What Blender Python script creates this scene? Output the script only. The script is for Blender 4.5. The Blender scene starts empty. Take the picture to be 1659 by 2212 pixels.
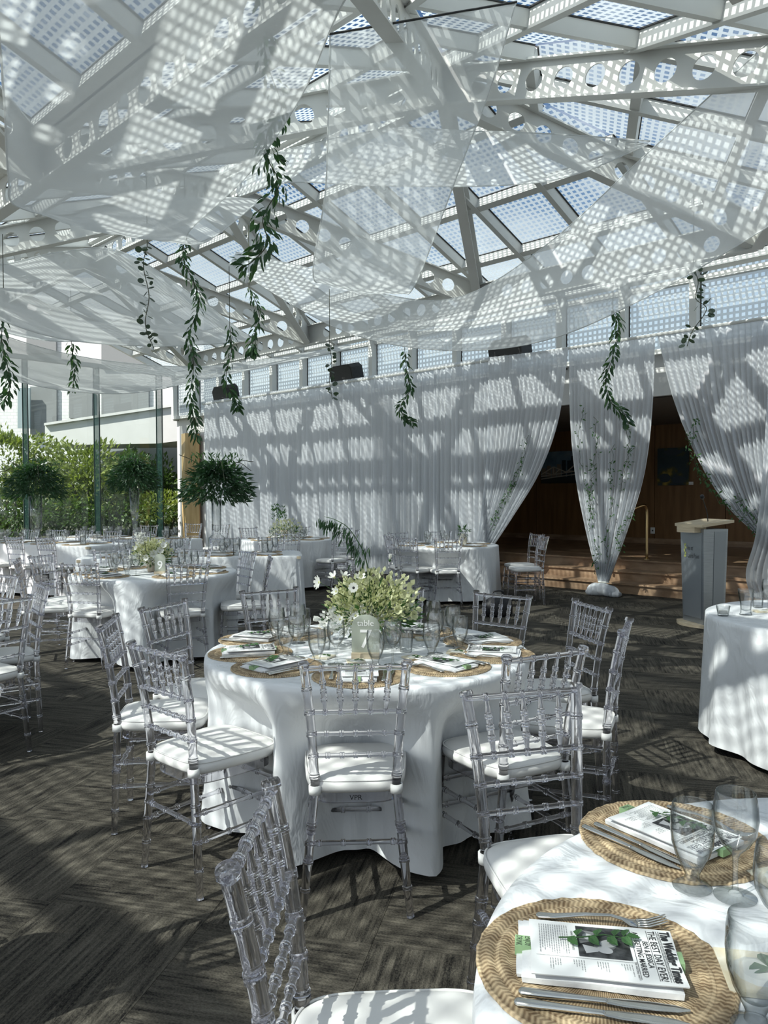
import bpy, math, random
from mathutils import Vector, Matrix
R = math.radians
sc = bpy.context.scene
col = sc.collection
rnd = random.Random(7)

# ------------------------------------------------------------------ camera
FPX, CAMH, PIT, ROL = 1646.6, 1.4808, 0.02323, -0.00429
cam_data = bpy.data.cameras.new('camera')
cam_data.sensor_fit = 'HORIZONTAL'; cam_data.sensor_width = 36.0
cam_data.lens = 36.0 * FPX / 1659.0
cam_data.clip_start = 0.05; cam_data.clip_end = 500
cam = bpy.data.objects.new('camera', cam_data); col.objects.link(cam)
cam.matrix_world = (Matrix.Translation((0, 0, CAMH)) @ Matrix.Rotation(math.pi/2 - PIT, 4, 'X') @ Matrix.Rotation(ROL, 4, 'Z'))
sc.camera = cam

# ------------------------------------------------------------------ sky, sun, exposure
SUN_AZ, SUN_EL = 236.0, 47.0          # compass from +Y clockwise (behind and left of the camera)
world = bpy.data.worlds.new('sky'); sc.world = world; world.use_nodes = True
wn = world.node_tree; wn.nodes.clear()
w_out = wn.nodes.new('ShaderNodeOutputWorld'); w_bg = wn.nodes.new('ShaderNodeBackground')
w_sky = wn.nodes.new('ShaderNodeTexSky'); w_sky.sky_type = 'NISHITA'; w_sky.sun_disc = False
w_sky.sun_elevation = R(SUN_EL); w_sky.sun_rotation = R(SUN_AZ); w_sky.air_density = 1.0; w_sky.dust_density = 1.2
w_tc = wn.nodes.new('ShaderNodeTexCoord'); w_mp = wn.nodes.new('ShaderNodeMapping'); w_mp.inputs['Scale'].default_value = (1.0, 1.0, 2.4)
w_no = wn.nodes.new('ShaderNodeTexNoise'); w_no.inputs['Scale'].default_value = 2.6; w_no.inputs['Detail'].default_value = 7; w_no.inputs['Roughness'].default_value = 0.6
w_cr = wn.nodes.new('ShaderNodeValToRGB'); w_cr.color_ramp.elements[0].position = 0.50; w_cr.color_ramp.elements[1].position = 0.70
w_mx = wn.nodes.new('ShaderNodeMixRGB'); w_mx.inputs['Color2'].default_value = (9.5, 10.0, 10.3, 1)
wn.links.new(w_tc.outputs['Generated'], w_mp.inputs['Vector']); wn.links.new(w_mp.outputs[0], w_no.inputs['Vector'])
wn.links.new(w_no.outputs['Fac'], w_cr.inputs[0]); wn.links.new(w_cr.outputs[0], w_mx.inputs['Fac'])
w_sp = wn.nodes.new('ShaderNodeSeparateXYZ'); w_hz = wn.nodes.new('ShaderNodeMapRange'); w_hz.inputs['From Min'].default_value = 0.0; w_hz.inputs['From Max'].default_value = 0.38; w_hz.inputs['To Min'].default_value = 1.0; w_hz.inputs['To Max'].default_value = 0.0
w_m2 = wn.nodes.new('ShaderNodeMixRGB'); w_m2.inputs['Color2'].default_value = (10.0, 10.6, 10.6, 1)
wn.links.new(w_tc.outputs['Generated'], w_sp.inputs[0]); wn.links.new(w_sp.outputs[2], w_hz.inputs['Value']); wn.links.new(w_hz.outputs[0], w_m2.inputs['Fac'])
w_hs = wn.nodes.new('ShaderNodeHueSaturation'); w_hs.inputs['Saturation'].default_value = 1.2; wn.links.new(w_sky.outputs[0], w_hs.inputs['Color']); wn.links.new(w_hs.outputs[0], w_mx.inputs['Color1']); wn.links.new(w_mx.outputs[0], w_m2.inputs['Color1']); wn.links.new(w_m2.outputs[0], w_bg.inputs['Color'])
w_bg.inputs['Strength'].default_value = 0.165
wn.links.new(w_bg.outputs[0], w_out.inputs[0])
sun_d = bpy.data.lights.new('sun', 'SUN'); sun_d.energy = 10.5; sun_d.angle = R(0.45); sun_d.color = (1.0, 0.965, 0.895)
sun = bpy.data.objects.new('sun', sun_d); col.objects.link(sun)
sv = Vector((math.sin(R(SUN_AZ))*math.cos(R(SUN_EL)), math.cos(R(SUN_AZ))*math.cos(R(SUN_EL)), math.sin(R(SUN_EL))))
sun.rotation_euler = sv.to_track_quat('Z', 'Y').to_euler(); sun.location = sv*30
vs = sc.view_settings
vs.view_transform = 'Standard'; vs.look = 'None'; vs.gamma = 1.0; vs.use_curve_mapping = False
vs.exposure = -0.50
try:
    sc.cycles.transparent_max_bounces = 24
    sc.cycles.max_bounces = 10; sc.cycles.transmission_bounces = 12; sc.cycles.diffuse_bounces = 2; sc.cycles.glossy_bounces = 3
    sc.cycles.caustics_refractive = False; sc.cycles.caustics_reflective = False
    sc.cycles.sample_clamp_indirect = 6.0
    sc.cycles.use_adaptive_sampling = True; sc.cycles.adaptive_threshold = 0.04
except Exception:
    pass

# ------------------------------------------------------------------ geometry of the place
CP, SP = math.cos(PIT), math.sin(PIT)
def ray(px, py):
    x0, y0 = px-829.5, py-1106.0
    cr, sr = math.cos(ROL), math.sin(ROL)
    x = x0*cr + y0*sr; y = -x0*sr + y0*cr
    return Vector((x/FPX, CP - SP*y/FPX, -SP - CP*y/FPX))
def at(px, py, Y):
    d = ray(px, py); return Vector((0, 0, CAMH)) + d*(Y/d.y)
def atz(px, py, z):
    d = ray(px, py); return Vector((0, 0, CAMH)) + d*((z-CAMH)/d.z)
SU, CU = math.sin(R(46)), math.cos(R(46))
U = Vector((-SU, CU, 0)); N = Vector((CU, SU, 0))      # along the curtain wall, and out through it
def W(a, b, z=0.0): return Vector((a*U.x + b*N.x, a*U.y + b*N.y, z))
def atb(px, py, b):
    d = ray(px, py); return Vector((0, 0, CAMH)) + d*(b/(d.x*N.x + d.y*N.y))
def ab(p): return (p.x*U.x + p.y*U.y, p.x*N.x + p.y*N.y)
def a_of(px, b, py=900): return ab(atb(px, py, b))[0]

# ------------------------------------------------------------------ mesh helpers
class MB:
    def __init__(s): s.v = []; s.f = []; s.uv = None
    def add(s, vs, fs):
        o = len(s.v); s.v += [tuple(p) for p in vs]; s.f += [tuple(i+o for i in f) for f in fs]; return s
    def box(s, c, size, M=None):
        x, y, z = size[0]/2, size[1]/2, size[2]/2
        vs = [Vector((i, j, k)) for i in (-x, x) for j in (-y, y) for k in (-z, z)]
        c = Vector(c)
        vs = [(M @ p if M else p) + c for p in vs]
        return s.add(vs, [(0,1,3,2),(4,6,7,5),(0,4,5,1),(2,3,7,6),(0,2,6,4),(1,5,7,3)])
    def beam(s, p, q, w, h, up=Vector((0,0,1)), off=0.0):
        p, q = Vector(p), Vector(q); d = (q-p).normalized(); sd = d.cross(up).normalized(); u = sd.cross(d).normalized()
        vs = []
        for e in (p, q):
            for i, j in ((-1,-1),(1,-1),(1,1),(-1,1)): vs.append(e + sd*(w/2*i) + u*(h/2*j + off))
        return s.add(vs, [(0,1,2,3),(7,6,5,4),(0,4,5,1),(1,5,6,2),(2,6,7,3),(3,7,4,0)])
    def tube(s, pts, rad, n=8, cap=True, closed=False):
        pts = [Vector(p) for p in pts]; m = len(pts)
        if not hasattr(rad, '__len__'): rad = [rad]*m
        t0 = (pts[1]-pts[0]).normalized(); ref = Vector((0,0,1)) if abs(t0.z) < .9 else Vector((1,0,0))
        nn = t0.cross(ref).normalized(); vs = []; prev = t0
        for i in range(m):
            if closed: t = (pts[(i+1) % m]-pts[i-1])
            else: t = pts[min(i+1, m-1)]-pts[max(i-1, 0)]
            if t.length < 1e-9: t = prev
            t = t.normalized(); nn = (nn - t*nn.dot(t)); nn = nn.normalized() if nn.length > 1e-6 else t.orthogonal().normalized(); b = t.cross(nn); prev = t
            for k in range(n):
                a = 2*math.pi*k/n; vs.append(pts[i] + (nn*math.cos(a) + b*math.sin(a))*rad[i])
        fs = []
        for i in range(m if closed else m-1):
            j = (i+1) % m
            for k in range(n): fs.append((i*n+k, i*n+(k+1) % n, j*n+(k+1) % n, j*n+k))
        if cap and not closed: fs += [tuple(range(n-1, -1, -1)), tuple((m-1)*n+k for k in range(n))]
        return s.add(vs, fs)
    def lathe(s, prof, n=16, c=(0,0,0), cap=False):
        c = Vector(c); vs = []; fs = []; m = len(prof)
        for r, z in prof:
            for k in range(n):
                a = 2*math.pi*k/n; vs.append(c + Vector((r*math.cos(a), r*math.sin(a), z)))
        for i in range(m-1):
            for k in range(n): fs.append((i*n+k, i*n+(k+1) % n, (i+1)*n+(k+1) % n, (i+1)*n+k))
        if cap: fs += [tuple(range(n-1, -1, -1)), tuple((m-1)*n+k for k in range(n))]
        return s.add(vs, fs)
    def prism(s, poly, off, top=None):     # poly: list of Vector, extruded by off
        m = len(poly); off = Vector(off); vs = [Vector(p) for p in poly] + [Vector(p)+off for p in poly]
        fs = [tuple(range(m-1, -1, -1)), tuple(range(m, 2*m))] + [(i, (i+1) % m, m+(i+1) % m, m+i) for i in range(m)]
        return s.add(vs, fs)
    def grid(s, fn, nu, nv):
        vs = [fn(i/nu, j/nv) for i in range(nu+1) for j in range(nv+1)]
        return s.add(vs, [(i*(nv+1)+j, (i+1)*(nv+1)+j, (i+1)*(nv+1)+j+1, i*(nv+1)+j+1) for i in range(nu) for j in range(nv)])
    def mesh(s, name, mat=None, smooth=False):
        me = bpy.data.meshes.new(name); me.from_pydata(s.v, [], s.f); me.update()
        if s.uv:
            l = me.uv_layers.new(name='UVMap')
            for p in me.polygons:
                for li in p.loop_indices: l.data[li].uv = s.uv[me.loops[li].vertex_index]
        if mat: me.materials.append(mat)
        if smooth:
            me.shade_smooth()
            if smooth == 'angle': me.set_sharp_from_angle(angle=R(38))
        return me
def link(name, data, parent=None, M=None):
    o = bpy.data.objects.new(name, data); col.objects.link(o)
    if parent: o.parent = parent
    if M is not None: o.matrix_basis = M
    return o
def obj(name, mb, mat, parent=None, smooth=False, M=None):
    return link(name, mb.mesh(name, mat, smooth), parent, M)
def tag(o, label, cat, group=None, kind=None):
    if label: o['label'] = label
    if cat: o['category'] = cat
    if group: o['group'] = group
    if kind: o['kind'] = kind
    return o
def thing(name, loc, label, cat, rz=0.0, group=None):
    o = link(name, None); o.location = loc; o.rotation_euler = (0, 0, rz); o.empty_display_size = .1
    return tag(o, label, cat, group)
def struct(o): o['kind'] = 'structure'; return o
def stuff(o): o['kind'] = 'stuff'; return o
def TR(x=0, y=0, z=0, rz=0, rx=0, ry=0, s=1):
    return Matrix.Translation((x, y, z)) @ Matrix.Rotation(rz, 4, 'Z') @ Matrix.Rotation(ry, 4, 'Y') @ Matrix.Rotation(rx, 4, 'X') @ Matrix.Diagonal((s, s, s, 1))
def spline(pts, n):
    pts = [Vector(p) for p in pts]; out = []; m = len(pts)-1
    for i in range(n+1):
        t = i/n*m; k = min(int(t), m-1); f = t-k
        p0 = pts[k-1] if k > 0 else pts[k]*2-pts[k+1]; p1, p2 = pts[k], pts[k+1]; p3 = pts[k+2] if k+2 <= m else p2*2-p1
        out.append(.5*((2*p1)+(p2-p0)*f+(2*p0-5*p1+4*p2-p3)*f*f+(3*p1-p0-3*p2+p3)*f**3))
    return out

# ------------------------------------------------------------------ materials
def mat(name, base=(.8,.8,.8), rough=.6, metal=0.0, spec=.5, **kw):
    m = bpy.data.materials.new(name); m.use_nodes = True; b = m.node_tree.nodes['Principled BSDF']
    b.inputs['Base Color'].default_value = (*base, 1); b.inputs['Roughness'].default_value = rough
    b.inputs['Metallic'].default_value = metal; b.inputs['Specular IOR Level'].default_value = spec
    for k, v in kw.items(): b.inputs[k].default_value = v
    return m
def nodes(m): return m.node_tree.nodes, m.node_tree.links
def vary(m, c1, c2, scale, coord='Object', stretch=(1,1,1), detail=4, bump=0.0, bscale=None, lo=.35, hi=.65):
    n, l = nodes(m); b = n['Principled BSDF']
    tc = n.new('ShaderNodeTexCoord'); mp = n.new('ShaderNodeMapping'); mp.inputs['Scale'].default_value = stretch
    no = n.new('ShaderNodeTexNoise'); no.inputs['Scale'].default_value = scale; no.inputs['Detail'].default_value = detail
    cr = n.new('ShaderNodeValToRGB'); cr.color_ramp.elements[0].position = lo; cr.color_ramp.elements[1].position = hi
    cr.color_ramp.elements[0].color = (*c1, 1); cr.color_ramp.elements[1].color = (*c2, 1)
    l.new(tc.outputs[coord], mp.inputs[0]); l.new(mp.outputs[0], no.inputs['Vector']); l.new(no.outputs['Fac'], cr.inputs[0]); l.new(cr.outputs[0], b.inputs['Base Color'])
    if bump:
        bp = n.new('ShaderNodeBump'); bp.inputs['Strength'].default_value = bump; bp.inputs['Distance'].default_value = .01
        l.new(no.outputs['Fac'], bp.inputs['Height']); l.new(bp.outputs[0], b.inputs['Normal'])
    return m
def sheer(name, colr, transp, transl=.5, weave=0.0):
    m = bpy.data.materials.new(name); m.use_nodes = True; n, l = nodes(m); n.clear()
    o = n.new('ShaderNodeOutputMaterial'); d = n.new('ShaderNodeBsdfDiffuse'); t = n.new('ShaderNodeBsdfTranslucent'); tr = n.new('ShaderNodeBsdfTransparent')
    for x in (d, t): x.inputs['Color'].default_value = (*colr, 1)
    a = n.new('ShaderNodeMixShader'); a.inputs[0].default_value = transl; b = n.new('ShaderNodeMixShader'); b.inputs[0].default_value = transp
    l.new(d.outputs[0], a.inputs[1]); l.new(t.outputs[0], a.inputs[2]); l.new(a.outputs[0], b.inputs[1]); l.new(tr.outputs[0], b.inputs[2]); l.new(b.outputs[0], o.inputs[0])
    if transp > 0:      # looking along the cloth one sees more thread than gap
        lw = n.new('ShaderNodeLayerWeight'); lw.inputs['Blend'].default_value = .35
        tc = n.new('ShaderNodeTexCoord'); no = n.new('ShaderNodeTexNoise'); no.inputs['Scale'].default_value = 3.0; no.inputs['Detail'].default_value = 5
        mr = n.new('ShaderNodeMapRange'); mr.inputs['To Min'].default_value = transp*.88; mr.inputs['To Max'].default_value = min(1, transp*1.12)
        mu = n.new('ShaderNodeMath'); mu.operation = 'MULTIPLY'; sb = n.new('ShaderNodeMath'); sb.operation = 'SUBTRACT'; sb.inputs[0].default_value = 1.0
        l.new(tc.outputs['Object'], no.inputs['Vector']); l.new(no.outputs['Fac'], mr.inputs['Value'])
        l.new(lw.outputs['Facing'], sb.inputs[1]); l.new(sb.outputs[0], mu.inputs[0]); l.new(mr.outputs[0], mu.inputs[1]); l.new(mu.outputs[0], b.inputs[0])
    return m
def frit_glass(pitch=.0792, clear=.56):
    m = bpy.data.materials.new('fritted roof glass'); m.use_nodes = True; n, l = nodes(m); n.clear()
    o = n.new('ShaderNodeOutputMaterial'); uv = n.new('ShaderNodeUVMap'); sx = n.new('ShaderNodeSeparateXYZ'); l.new(uv.outputs[0], sx.inputs[0])
    ms = []
    for ax in (0, 1):
        a = n.new('ShaderNodeMath'); a.operation = 'DIVIDE'; a.inputs[1].default_value = pitch; l.new(sx.outputs[ax], a.inputs[0])
        f = n.new('ShaderNodeMath'); f.operation = 'FRACT'; l.new(a.outputs[0], f.inputs[0])
        c = n.new('ShaderNodeMath'); c.operation = 'LESS_THAN'; c.inputs[1].default_value = clear; l.new(f.outputs[0], c.inputs[0]); ms.append(c)
    mu = n.new('ShaderNodeMath'); mu.operation = 'MULTIPLY'; l.new(ms[0].outputs[0], mu.inputs[0]); l.new(ms[1].outputs[0], mu.inputs[1])
    d = n.new('ShaderNodeBsdfDiffuse'); t = n.new('ShaderNodeBsdfTranslucent'); tr = n.new('ShaderNodeBsdfTransparent'); tr2 = n.new('ShaderNodeBsdfTransparent')
    d.inputs[0].default_value = (.78,.83,.83,1); t.inputs[0].default_value = (.70,.79,.81,1); tr.inputs[0].default_value = (.86,.93,.94,1); tr2.inputs[0].default_value = (.9,.95,.95,1)
    a = n.new('ShaderNodeMixShader'); a.inputs[0].default_value = .55; l.new(d.outputs[0], a.inputs[1]); l.new(t.outputs[0], a.inputs[2])
    b2 = n.new('ShaderNodeMixShader'); b2.inputs[0].default_value = .22; l.new(a.outputs[0], b2.inputs[1]); l.new(tr2.outputs[0], b2.inputs[2])
    b = n.new('ShaderNodeMixShader'); l.new(mu.outputs[0], b.inputs[0]); l.new(b2.outputs[0], b.inputs[1]); l.new(tr.outputs[0], b.inputs[2]); l.new(b.outputs[0], o.inputs[0])
    return m
def facing_reflect(n, l, tr, o, lo=.04, hi=.55, rough=.02):
    g = n.new('ShaderNodeBsdfGlossy'); g.inputs['Roughness'].default_value = rough; lw = n.new('ShaderNodeLayerWeight'); lw.inputs['Blend'].default_value = .5
    pw = n.new('ShaderNodeMath'); pw.operation = 'POWER'; pw.inputs[1].default_value = 4.0; l.new(lw.outputs['Facing'], pw.inputs[0])
    mr = n.new('ShaderNodeMapRange'); mr.inputs['To Min'].default_value = lo; mr.inputs['To Max'].default_value = hi; l.new(pw.outputs[0], mr.inputs['Value'])
    b = n.new('ShaderNodeMixShader'); l.new(mr.outputs[0], b.inputs[0]); l.new(tr.outputs[0], b.inputs[1]); l.new(g.outputs[0], b.inputs[2]); l.new(b.outputs[0], o.inputs[0])
    return lw
def thin_glass(name, tint=(.93,.97,.97)):
    m = bpy.data.materials.new(name); m.use_nodes = True; n, l = nodes(m); n.clear()
    o = n.new('ShaderNodeOutputMaterial'); tr = n.new('ShaderNodeBsdfTransparent'); tr.inputs[0].default_value = (*tint, 1)
    facing_reflect(n, l, tr, o); return m
def solid_glass(name, tint, ior, leak=.0, rough=0.0):
    m = bpy.data.materials.new(name); m.use_nodes = True; n, l = nodes(m); n.clear()
    o = n.new('ShaderNodeOutputMaterial'); g = n.new('ShaderNodeBsdfGlass'); g.inputs['Color'].default_value = (*tint, 1); g.inputs['IOR'].default_value = ior; g.inputs['Roughness'].default_value = rough
    tr = n.new('ShaderNodeBsdfTransparent'); tr.inputs[0].default_value = (*tint, 1)
    b = n.new('ShaderNodeMixShader'); b.inputs[0].default_value = leak; l.new(g.outputs[0], b.inputs[1]); l.new(tr.outputs[0], b.inputs[2]); l.new(b.outputs[0], o.inputs[0])
    return m
def leafmat(name, c1, c2):
    m = mat(name, c1, .45); vary(m, c1, c2, 9.0, 'Generated'); m.node_tree.nodes['Principled BSDF'].inputs['Subsurface Weight'].default_value = 0.0
    n, l = nodes(m); b = n['Principled BSDF']; o = n['Material Output']; t = n.new('ShaderNodeBsdfTranslucent'); mx = n.new('ShaderNodeMixShader'); mx.inputs[0].default_value = .28
    t.inputs[0].default_value = (c2[0]*1.3, c2[1]*1.5, c2[2]*.8, 1); l.new(b.outputs[0], mx.inputs[1]); l.new(t.outputs[0], mx.inputs[2]); l.new(mx.outputs[0], o.inputs[0])
    return m

def stem_glass():
    """thin blown glass: clear face-on, greyer where one looks along the wall"""
    m = bpy.data.materials.new('thin drinking glass'); m.use_nodes = True; n, l = nodes(m); n.clear()
    o = n.new('ShaderNodeOutputMaterial'); tr = n.new('ShaderNodeBsdfTransparent'); cr = n.new('ShaderNodeValToRGB')
    cr.color_ramp.elements[0].position = .30; cr.color_ramp.elements[0].color = (.975,.98,.98,1); cr.color_ramp.elements[1].position = .95; cr.color_ramp.elements[1].color = (.30,.34,.34,1)
    lw = facing_reflect(n, l, tr, o, .09, .80, .03); l.new(lw.outputs['Facing'], cr.inputs[0]); l.new(cr.outputs[0], tr.inputs[0]); return m
M = {}
M['frit'] = frit_glass()
M['glass'] = thin_glass('clear wall glass', (.95,.985,.975))
M['steel_white'] = vary(mat('white painted steel', (.72,.73,.70), .5), (.70,.71,.68), (.76,.77,.74), 1.5)
M['seal'] = mat('black glazing seal', (.03,.03,.03), .6)
M['sheer'] = sheer('sheer ceiling voile', (.84,.87,.87), .42, .5)
M['curtain'] = sheer('white voile curtain', (.82,.85,.885), .10, .42)
M['cloth'] = vary(mat('white satin tablecloth', (.82,.84,.86), .42, spec=.35), (.80,.82,.84), (.85,.87,.88), 3.0, bump=.10)
def wrinkle(m):
    n, l = nodes(m); b = n['Principled BSDF']; tc = n.new('ShaderNodeTexCoord'); mp = n.new('ShaderNodeMapping'); mp.inputs['Scale'].default_value = (5, 5, 2.2)
    no = n.new('ShaderNodeTexNoise'); no.inputs['Scale'].default_value = 1.6; no.inputs['Detail'].default_value = 3; no.inputs['Distortion'].default_value = 1.4
    bp = n.new('ShaderNodeBump'); bp.inputs['Strength'].default_value = .35; bp.inputs['Distance'].default_value = .05
    l.new(tc.outputs['Object'], mp.inputs[0]); l.new(mp.outputs[0], no.inputs['Vector']); l.new(no.outputs['Fac'], bp.inputs['Height']); l.new(bp.outputs[0], b.inputs['Normal'])
wrinkle(M['cloth'])
M['crystal'] = solid_glass('clear crystal resin', (.945,.942,.962), 1.47, .12)
M['cushion'] = vary(mat('white vinyl cushion', (.84,.83,.80), .38), (.82,.81,.79), (.87,.86,.83), 6.0, bump=.05)
M['strap'] = mat('white fabric strap', (.85,.85,.83), .8)
M['tableglass'] = stem_glass()
M['jute'] = mat('woven seagrass', (.42,.30,.17), .75)
M['paper'] = vary(mat('white printed paper', (.84,.85,.84), .7), (.82,.83,.82), (.86,.87,.86), 20)
M['ink'] = mat('black ink', (.02,.02,.022), .6)
M['greyink'] = mat('fine grey print', (.33,.34,.34), .7)
M['napkin'] = vary(mat('white cotton napkin', (.83,.84,.85), .8), (.80,.81,.82), (.86,.87,.87), 40, bump=.2)
M['greenlabel'] = mat('green paper band', (.30,.46,.24), .6)
M['cutlery'] = vary(mat('polished cutlery steel', (.62,.61,.57), .18, 1.0), (.55,.54,.50), (.70,.69,.66), 12)
M['leaf_dark'] = leafmat('dark ruscus leaf', (.012,.045,.022), (.035,.09,.035))
M['leaf_mid'] = leafmat('mid green leaf', (.025,.085,.03), (.07,.16,.05))
M['leaf_euc'] = leafmat('round eucalyptus leaf', (.03,.05,.045), (.07,.10,.08))
M['leaf_yellow'] = leafmat('yellow-green leaf', (.08,.13,.022), (.25,.29,.065))  # yellow-green is the leaf's own colour, mottled by noise
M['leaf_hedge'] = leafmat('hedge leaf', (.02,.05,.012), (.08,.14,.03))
M['stem'] = mat('brown green stem', (.05,.055,.03), .7)
M['petal_white'] = sheer('white petal', (.86,.87,.82), .0, .3)
M['petal_cream'] = sheer('cream green petal', (.74,.76,.48), .0, .35)
M['petal_lime'] = sheer('lime astilbe plume', (.62,.65,.34), .0, .3)
M['wood_pale'] = vary(mat('pale birch wood', (.62,.52,.36), .5), (.56,.46,.31), (.68,.58,.42), 6, stretch=(1,1,12))
M['silver'] = vary(mat('brushed silver panel', (.40,.43,.46), .35, .75), (.36,.39,.42), (.44,.47,.50), 8, stretch=(1,1,20))
M['silver_dark'] = mat('grey metal panel', (.34,.37,.40), .4, .6)
M['black'] = vary(mat('black plastic', (.012,.012,.014), .5), (.01,.01,.012), (.02,.02,.022), 30)
M['brass'] = mat('brushed brass rail', (.62,.46,.24), .28, 1.0)
M['brown_wall'] = vary(mat('brown wood wall panel', (.20,.105,.04), .5), (.17,.085,.03), (.235,.125,.05), 2.0, stretch=(6,6,.6))
M['joint'] = mat('dark joint', (.05,.03,.015), .8)
M['ceiling_dark'] = mat('taupe foyer ceiling', (.20,.18,.16), .8)
M['wall_white'] = vary(mat('white painted wall', (.74,.74,.72), .8), (.72,.72,.70), (.77,.77,.75), 2)
M['marble'] = vary(mat('brown marble step', (.30,.19,.12), .3), (.24,.15,.09), (.42,.29,.19), 3.0, detail=8, stretch=(1,1,3))
M['brick_white'] = mat('white painted brick', (.86,.86,.84), .8)
M['window_dark'] = mat('dark window glass', (.05,.07,.09), .06, 0, .8)
M['window_curtain'] = mat('window curtain', (.55,.56,.55), .8)
M['frame_grey'] = mat('grey window frame', (.25,.26,.26), .5)
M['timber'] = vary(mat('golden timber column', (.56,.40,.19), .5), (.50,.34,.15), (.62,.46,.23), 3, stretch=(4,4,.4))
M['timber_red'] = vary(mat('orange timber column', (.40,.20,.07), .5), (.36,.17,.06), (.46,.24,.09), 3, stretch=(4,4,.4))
M['soil'] = vary(mat('garden ground', (.06,.06,.035), .95), (.04,.045,.025), (.10,.10,.05), 1.2)
M['frosted'] = sheer('frosted acrylic sign', (.62,.66,.58), .18, .4)
M['white_print'] = mat('white print', (.92,.92,.90), .5)
M['cookie'] = vary(mat('cream iced cookie', (.72,.66,.50), .6), (.66,.58,.40), (.80,.76,.64), 30)
M['wax'] = mat('white candle wax', (.85,.84,.78), .5)
M['greytext'] = mat('dark grey lettering', (.07,.075,.08), .5)
M['limegold'] = mat('yellow green emblem', (.55,.60,.18), .5)
M['bay'] = mat('blue reflecting bay glass', (.33,.40,.42), .08, 0, .8)
M['ext_grey'] = mat('grey rendered wall', (.30,.33,.34), .8)
M['sage'] = mat('pale sage paper', (.60,.62,.54), .7)

# jute weave: concentric braid rings with radial strands
def weave(m):
    n, l = nodes(m); b = n['Principled BSDF']; tc = n.new('ShaderNodeTexCoord'); sx = n.new('ShaderNodeSeparateXYZ'); l.new(tc.outputs['Object'], sx.inputs[0])
    ln = n.new('ShaderNodeVectorMath'); ln.operation = 'LENGTH'; l.new(tc.outputs['Object'], ln.inputs[0])
    def op(o, a, c=None, d=None):
        q = n.new('ShaderNodeMath'); q.operation = o
        for k, v in enumerate((a, c, d)):
            if v is None: continue
            if isinstance(v, (int, float)): q.inputs[k].default_value = v
            else: l.new(v, q.inputs[k])
        return q.outputs[0]
    r = ln.outputs['Value']; th = op('ARCTAN2', sx.outputs[1], sx.outputs[0])
    tri = op('PINGPONG', r, .0115)                                     # each plait is a chevron about its own ridge
    chev = op('SINE', op('ADD', op('MULTIPLY', th, 120), op('MULTIPLY', tri, 380)))
    radial = op('SINE', op('MULTIPLY', th, 170))
    border = op('GREATER_THAN', r, .138)
    st = op('ADD', op('MULTIPLY', chev, border), op('MULTIPLY', radial, op('SUBTRACT', 1.0, border)))
    ringl = op('LESS_THAN', op('PINGPONG', op('ADD', r, .004), .016), .0022)
    no = n.new('ShaderNodeTexNoise'); no.inputs['Scale'].default_value = 55; no.inputs['Detail'].default_value = 5; l.new(tc.outputs['Object'], no.inputs['Vector'])
    h = op('ADD', op('MULTIPLY_ADD', st, .16, no.outputs['Fac']), op('MULTIPLY', ringl, .16))
    cr = n.new('ShaderNodeValToRGB'); cr.color_ramp.elements[0].position = .25; cr.color_ramp.elements[1].position = .82
    cr.color_ramp.elements[0].color = (.15,.095,.048,1); cr.color_ramp.elements[1].color = (.58,.45,.28,1)
    l.new(h, cr.inputs[0]); l.new(cr.outputs[0], b.inputs['Base Color'])
    bp = n.new('ShaderNodeBump'); bp.inputs['Strength'].default_value = .8; bp.inputs['Distance'].default_value = .003; l.new(h, bp.inputs['Height']); l.new(bp.outputs[0], b.inputs['Normal'])
weave(M['jute'])
# white brick facade
def bricks(m):
    n, l = nodes(m); b = n['Principled BSDF']; tc = n.new('ShaderNodeTexCoord'); mp = n.new('ShaderNodeMapping'); mp.inputs['Rotation'].default_value = (R(90), 0, 0)
    br = n.new('ShaderNodeTexBrick'); br.inputs['Scale'].default_value = 2.2; br.inputs['Color1'].default_value = (.88,.88,.86,1); br.inputs['Color2'].default_value = (.82,.82,.80,1); br.inputs['Mortar'].default_value = (.66,.66,.65,1)
    br.inputs['Mortar Size'].default_value = .018
    l.new(tc.outputs['Object'], mp.inputs[0]); l.new(mp.outputs[0], br.inputs[0]); l.new(br.outputs[0], b.inputs['Base Color'])
bricks(M['brick_white'])
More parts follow.
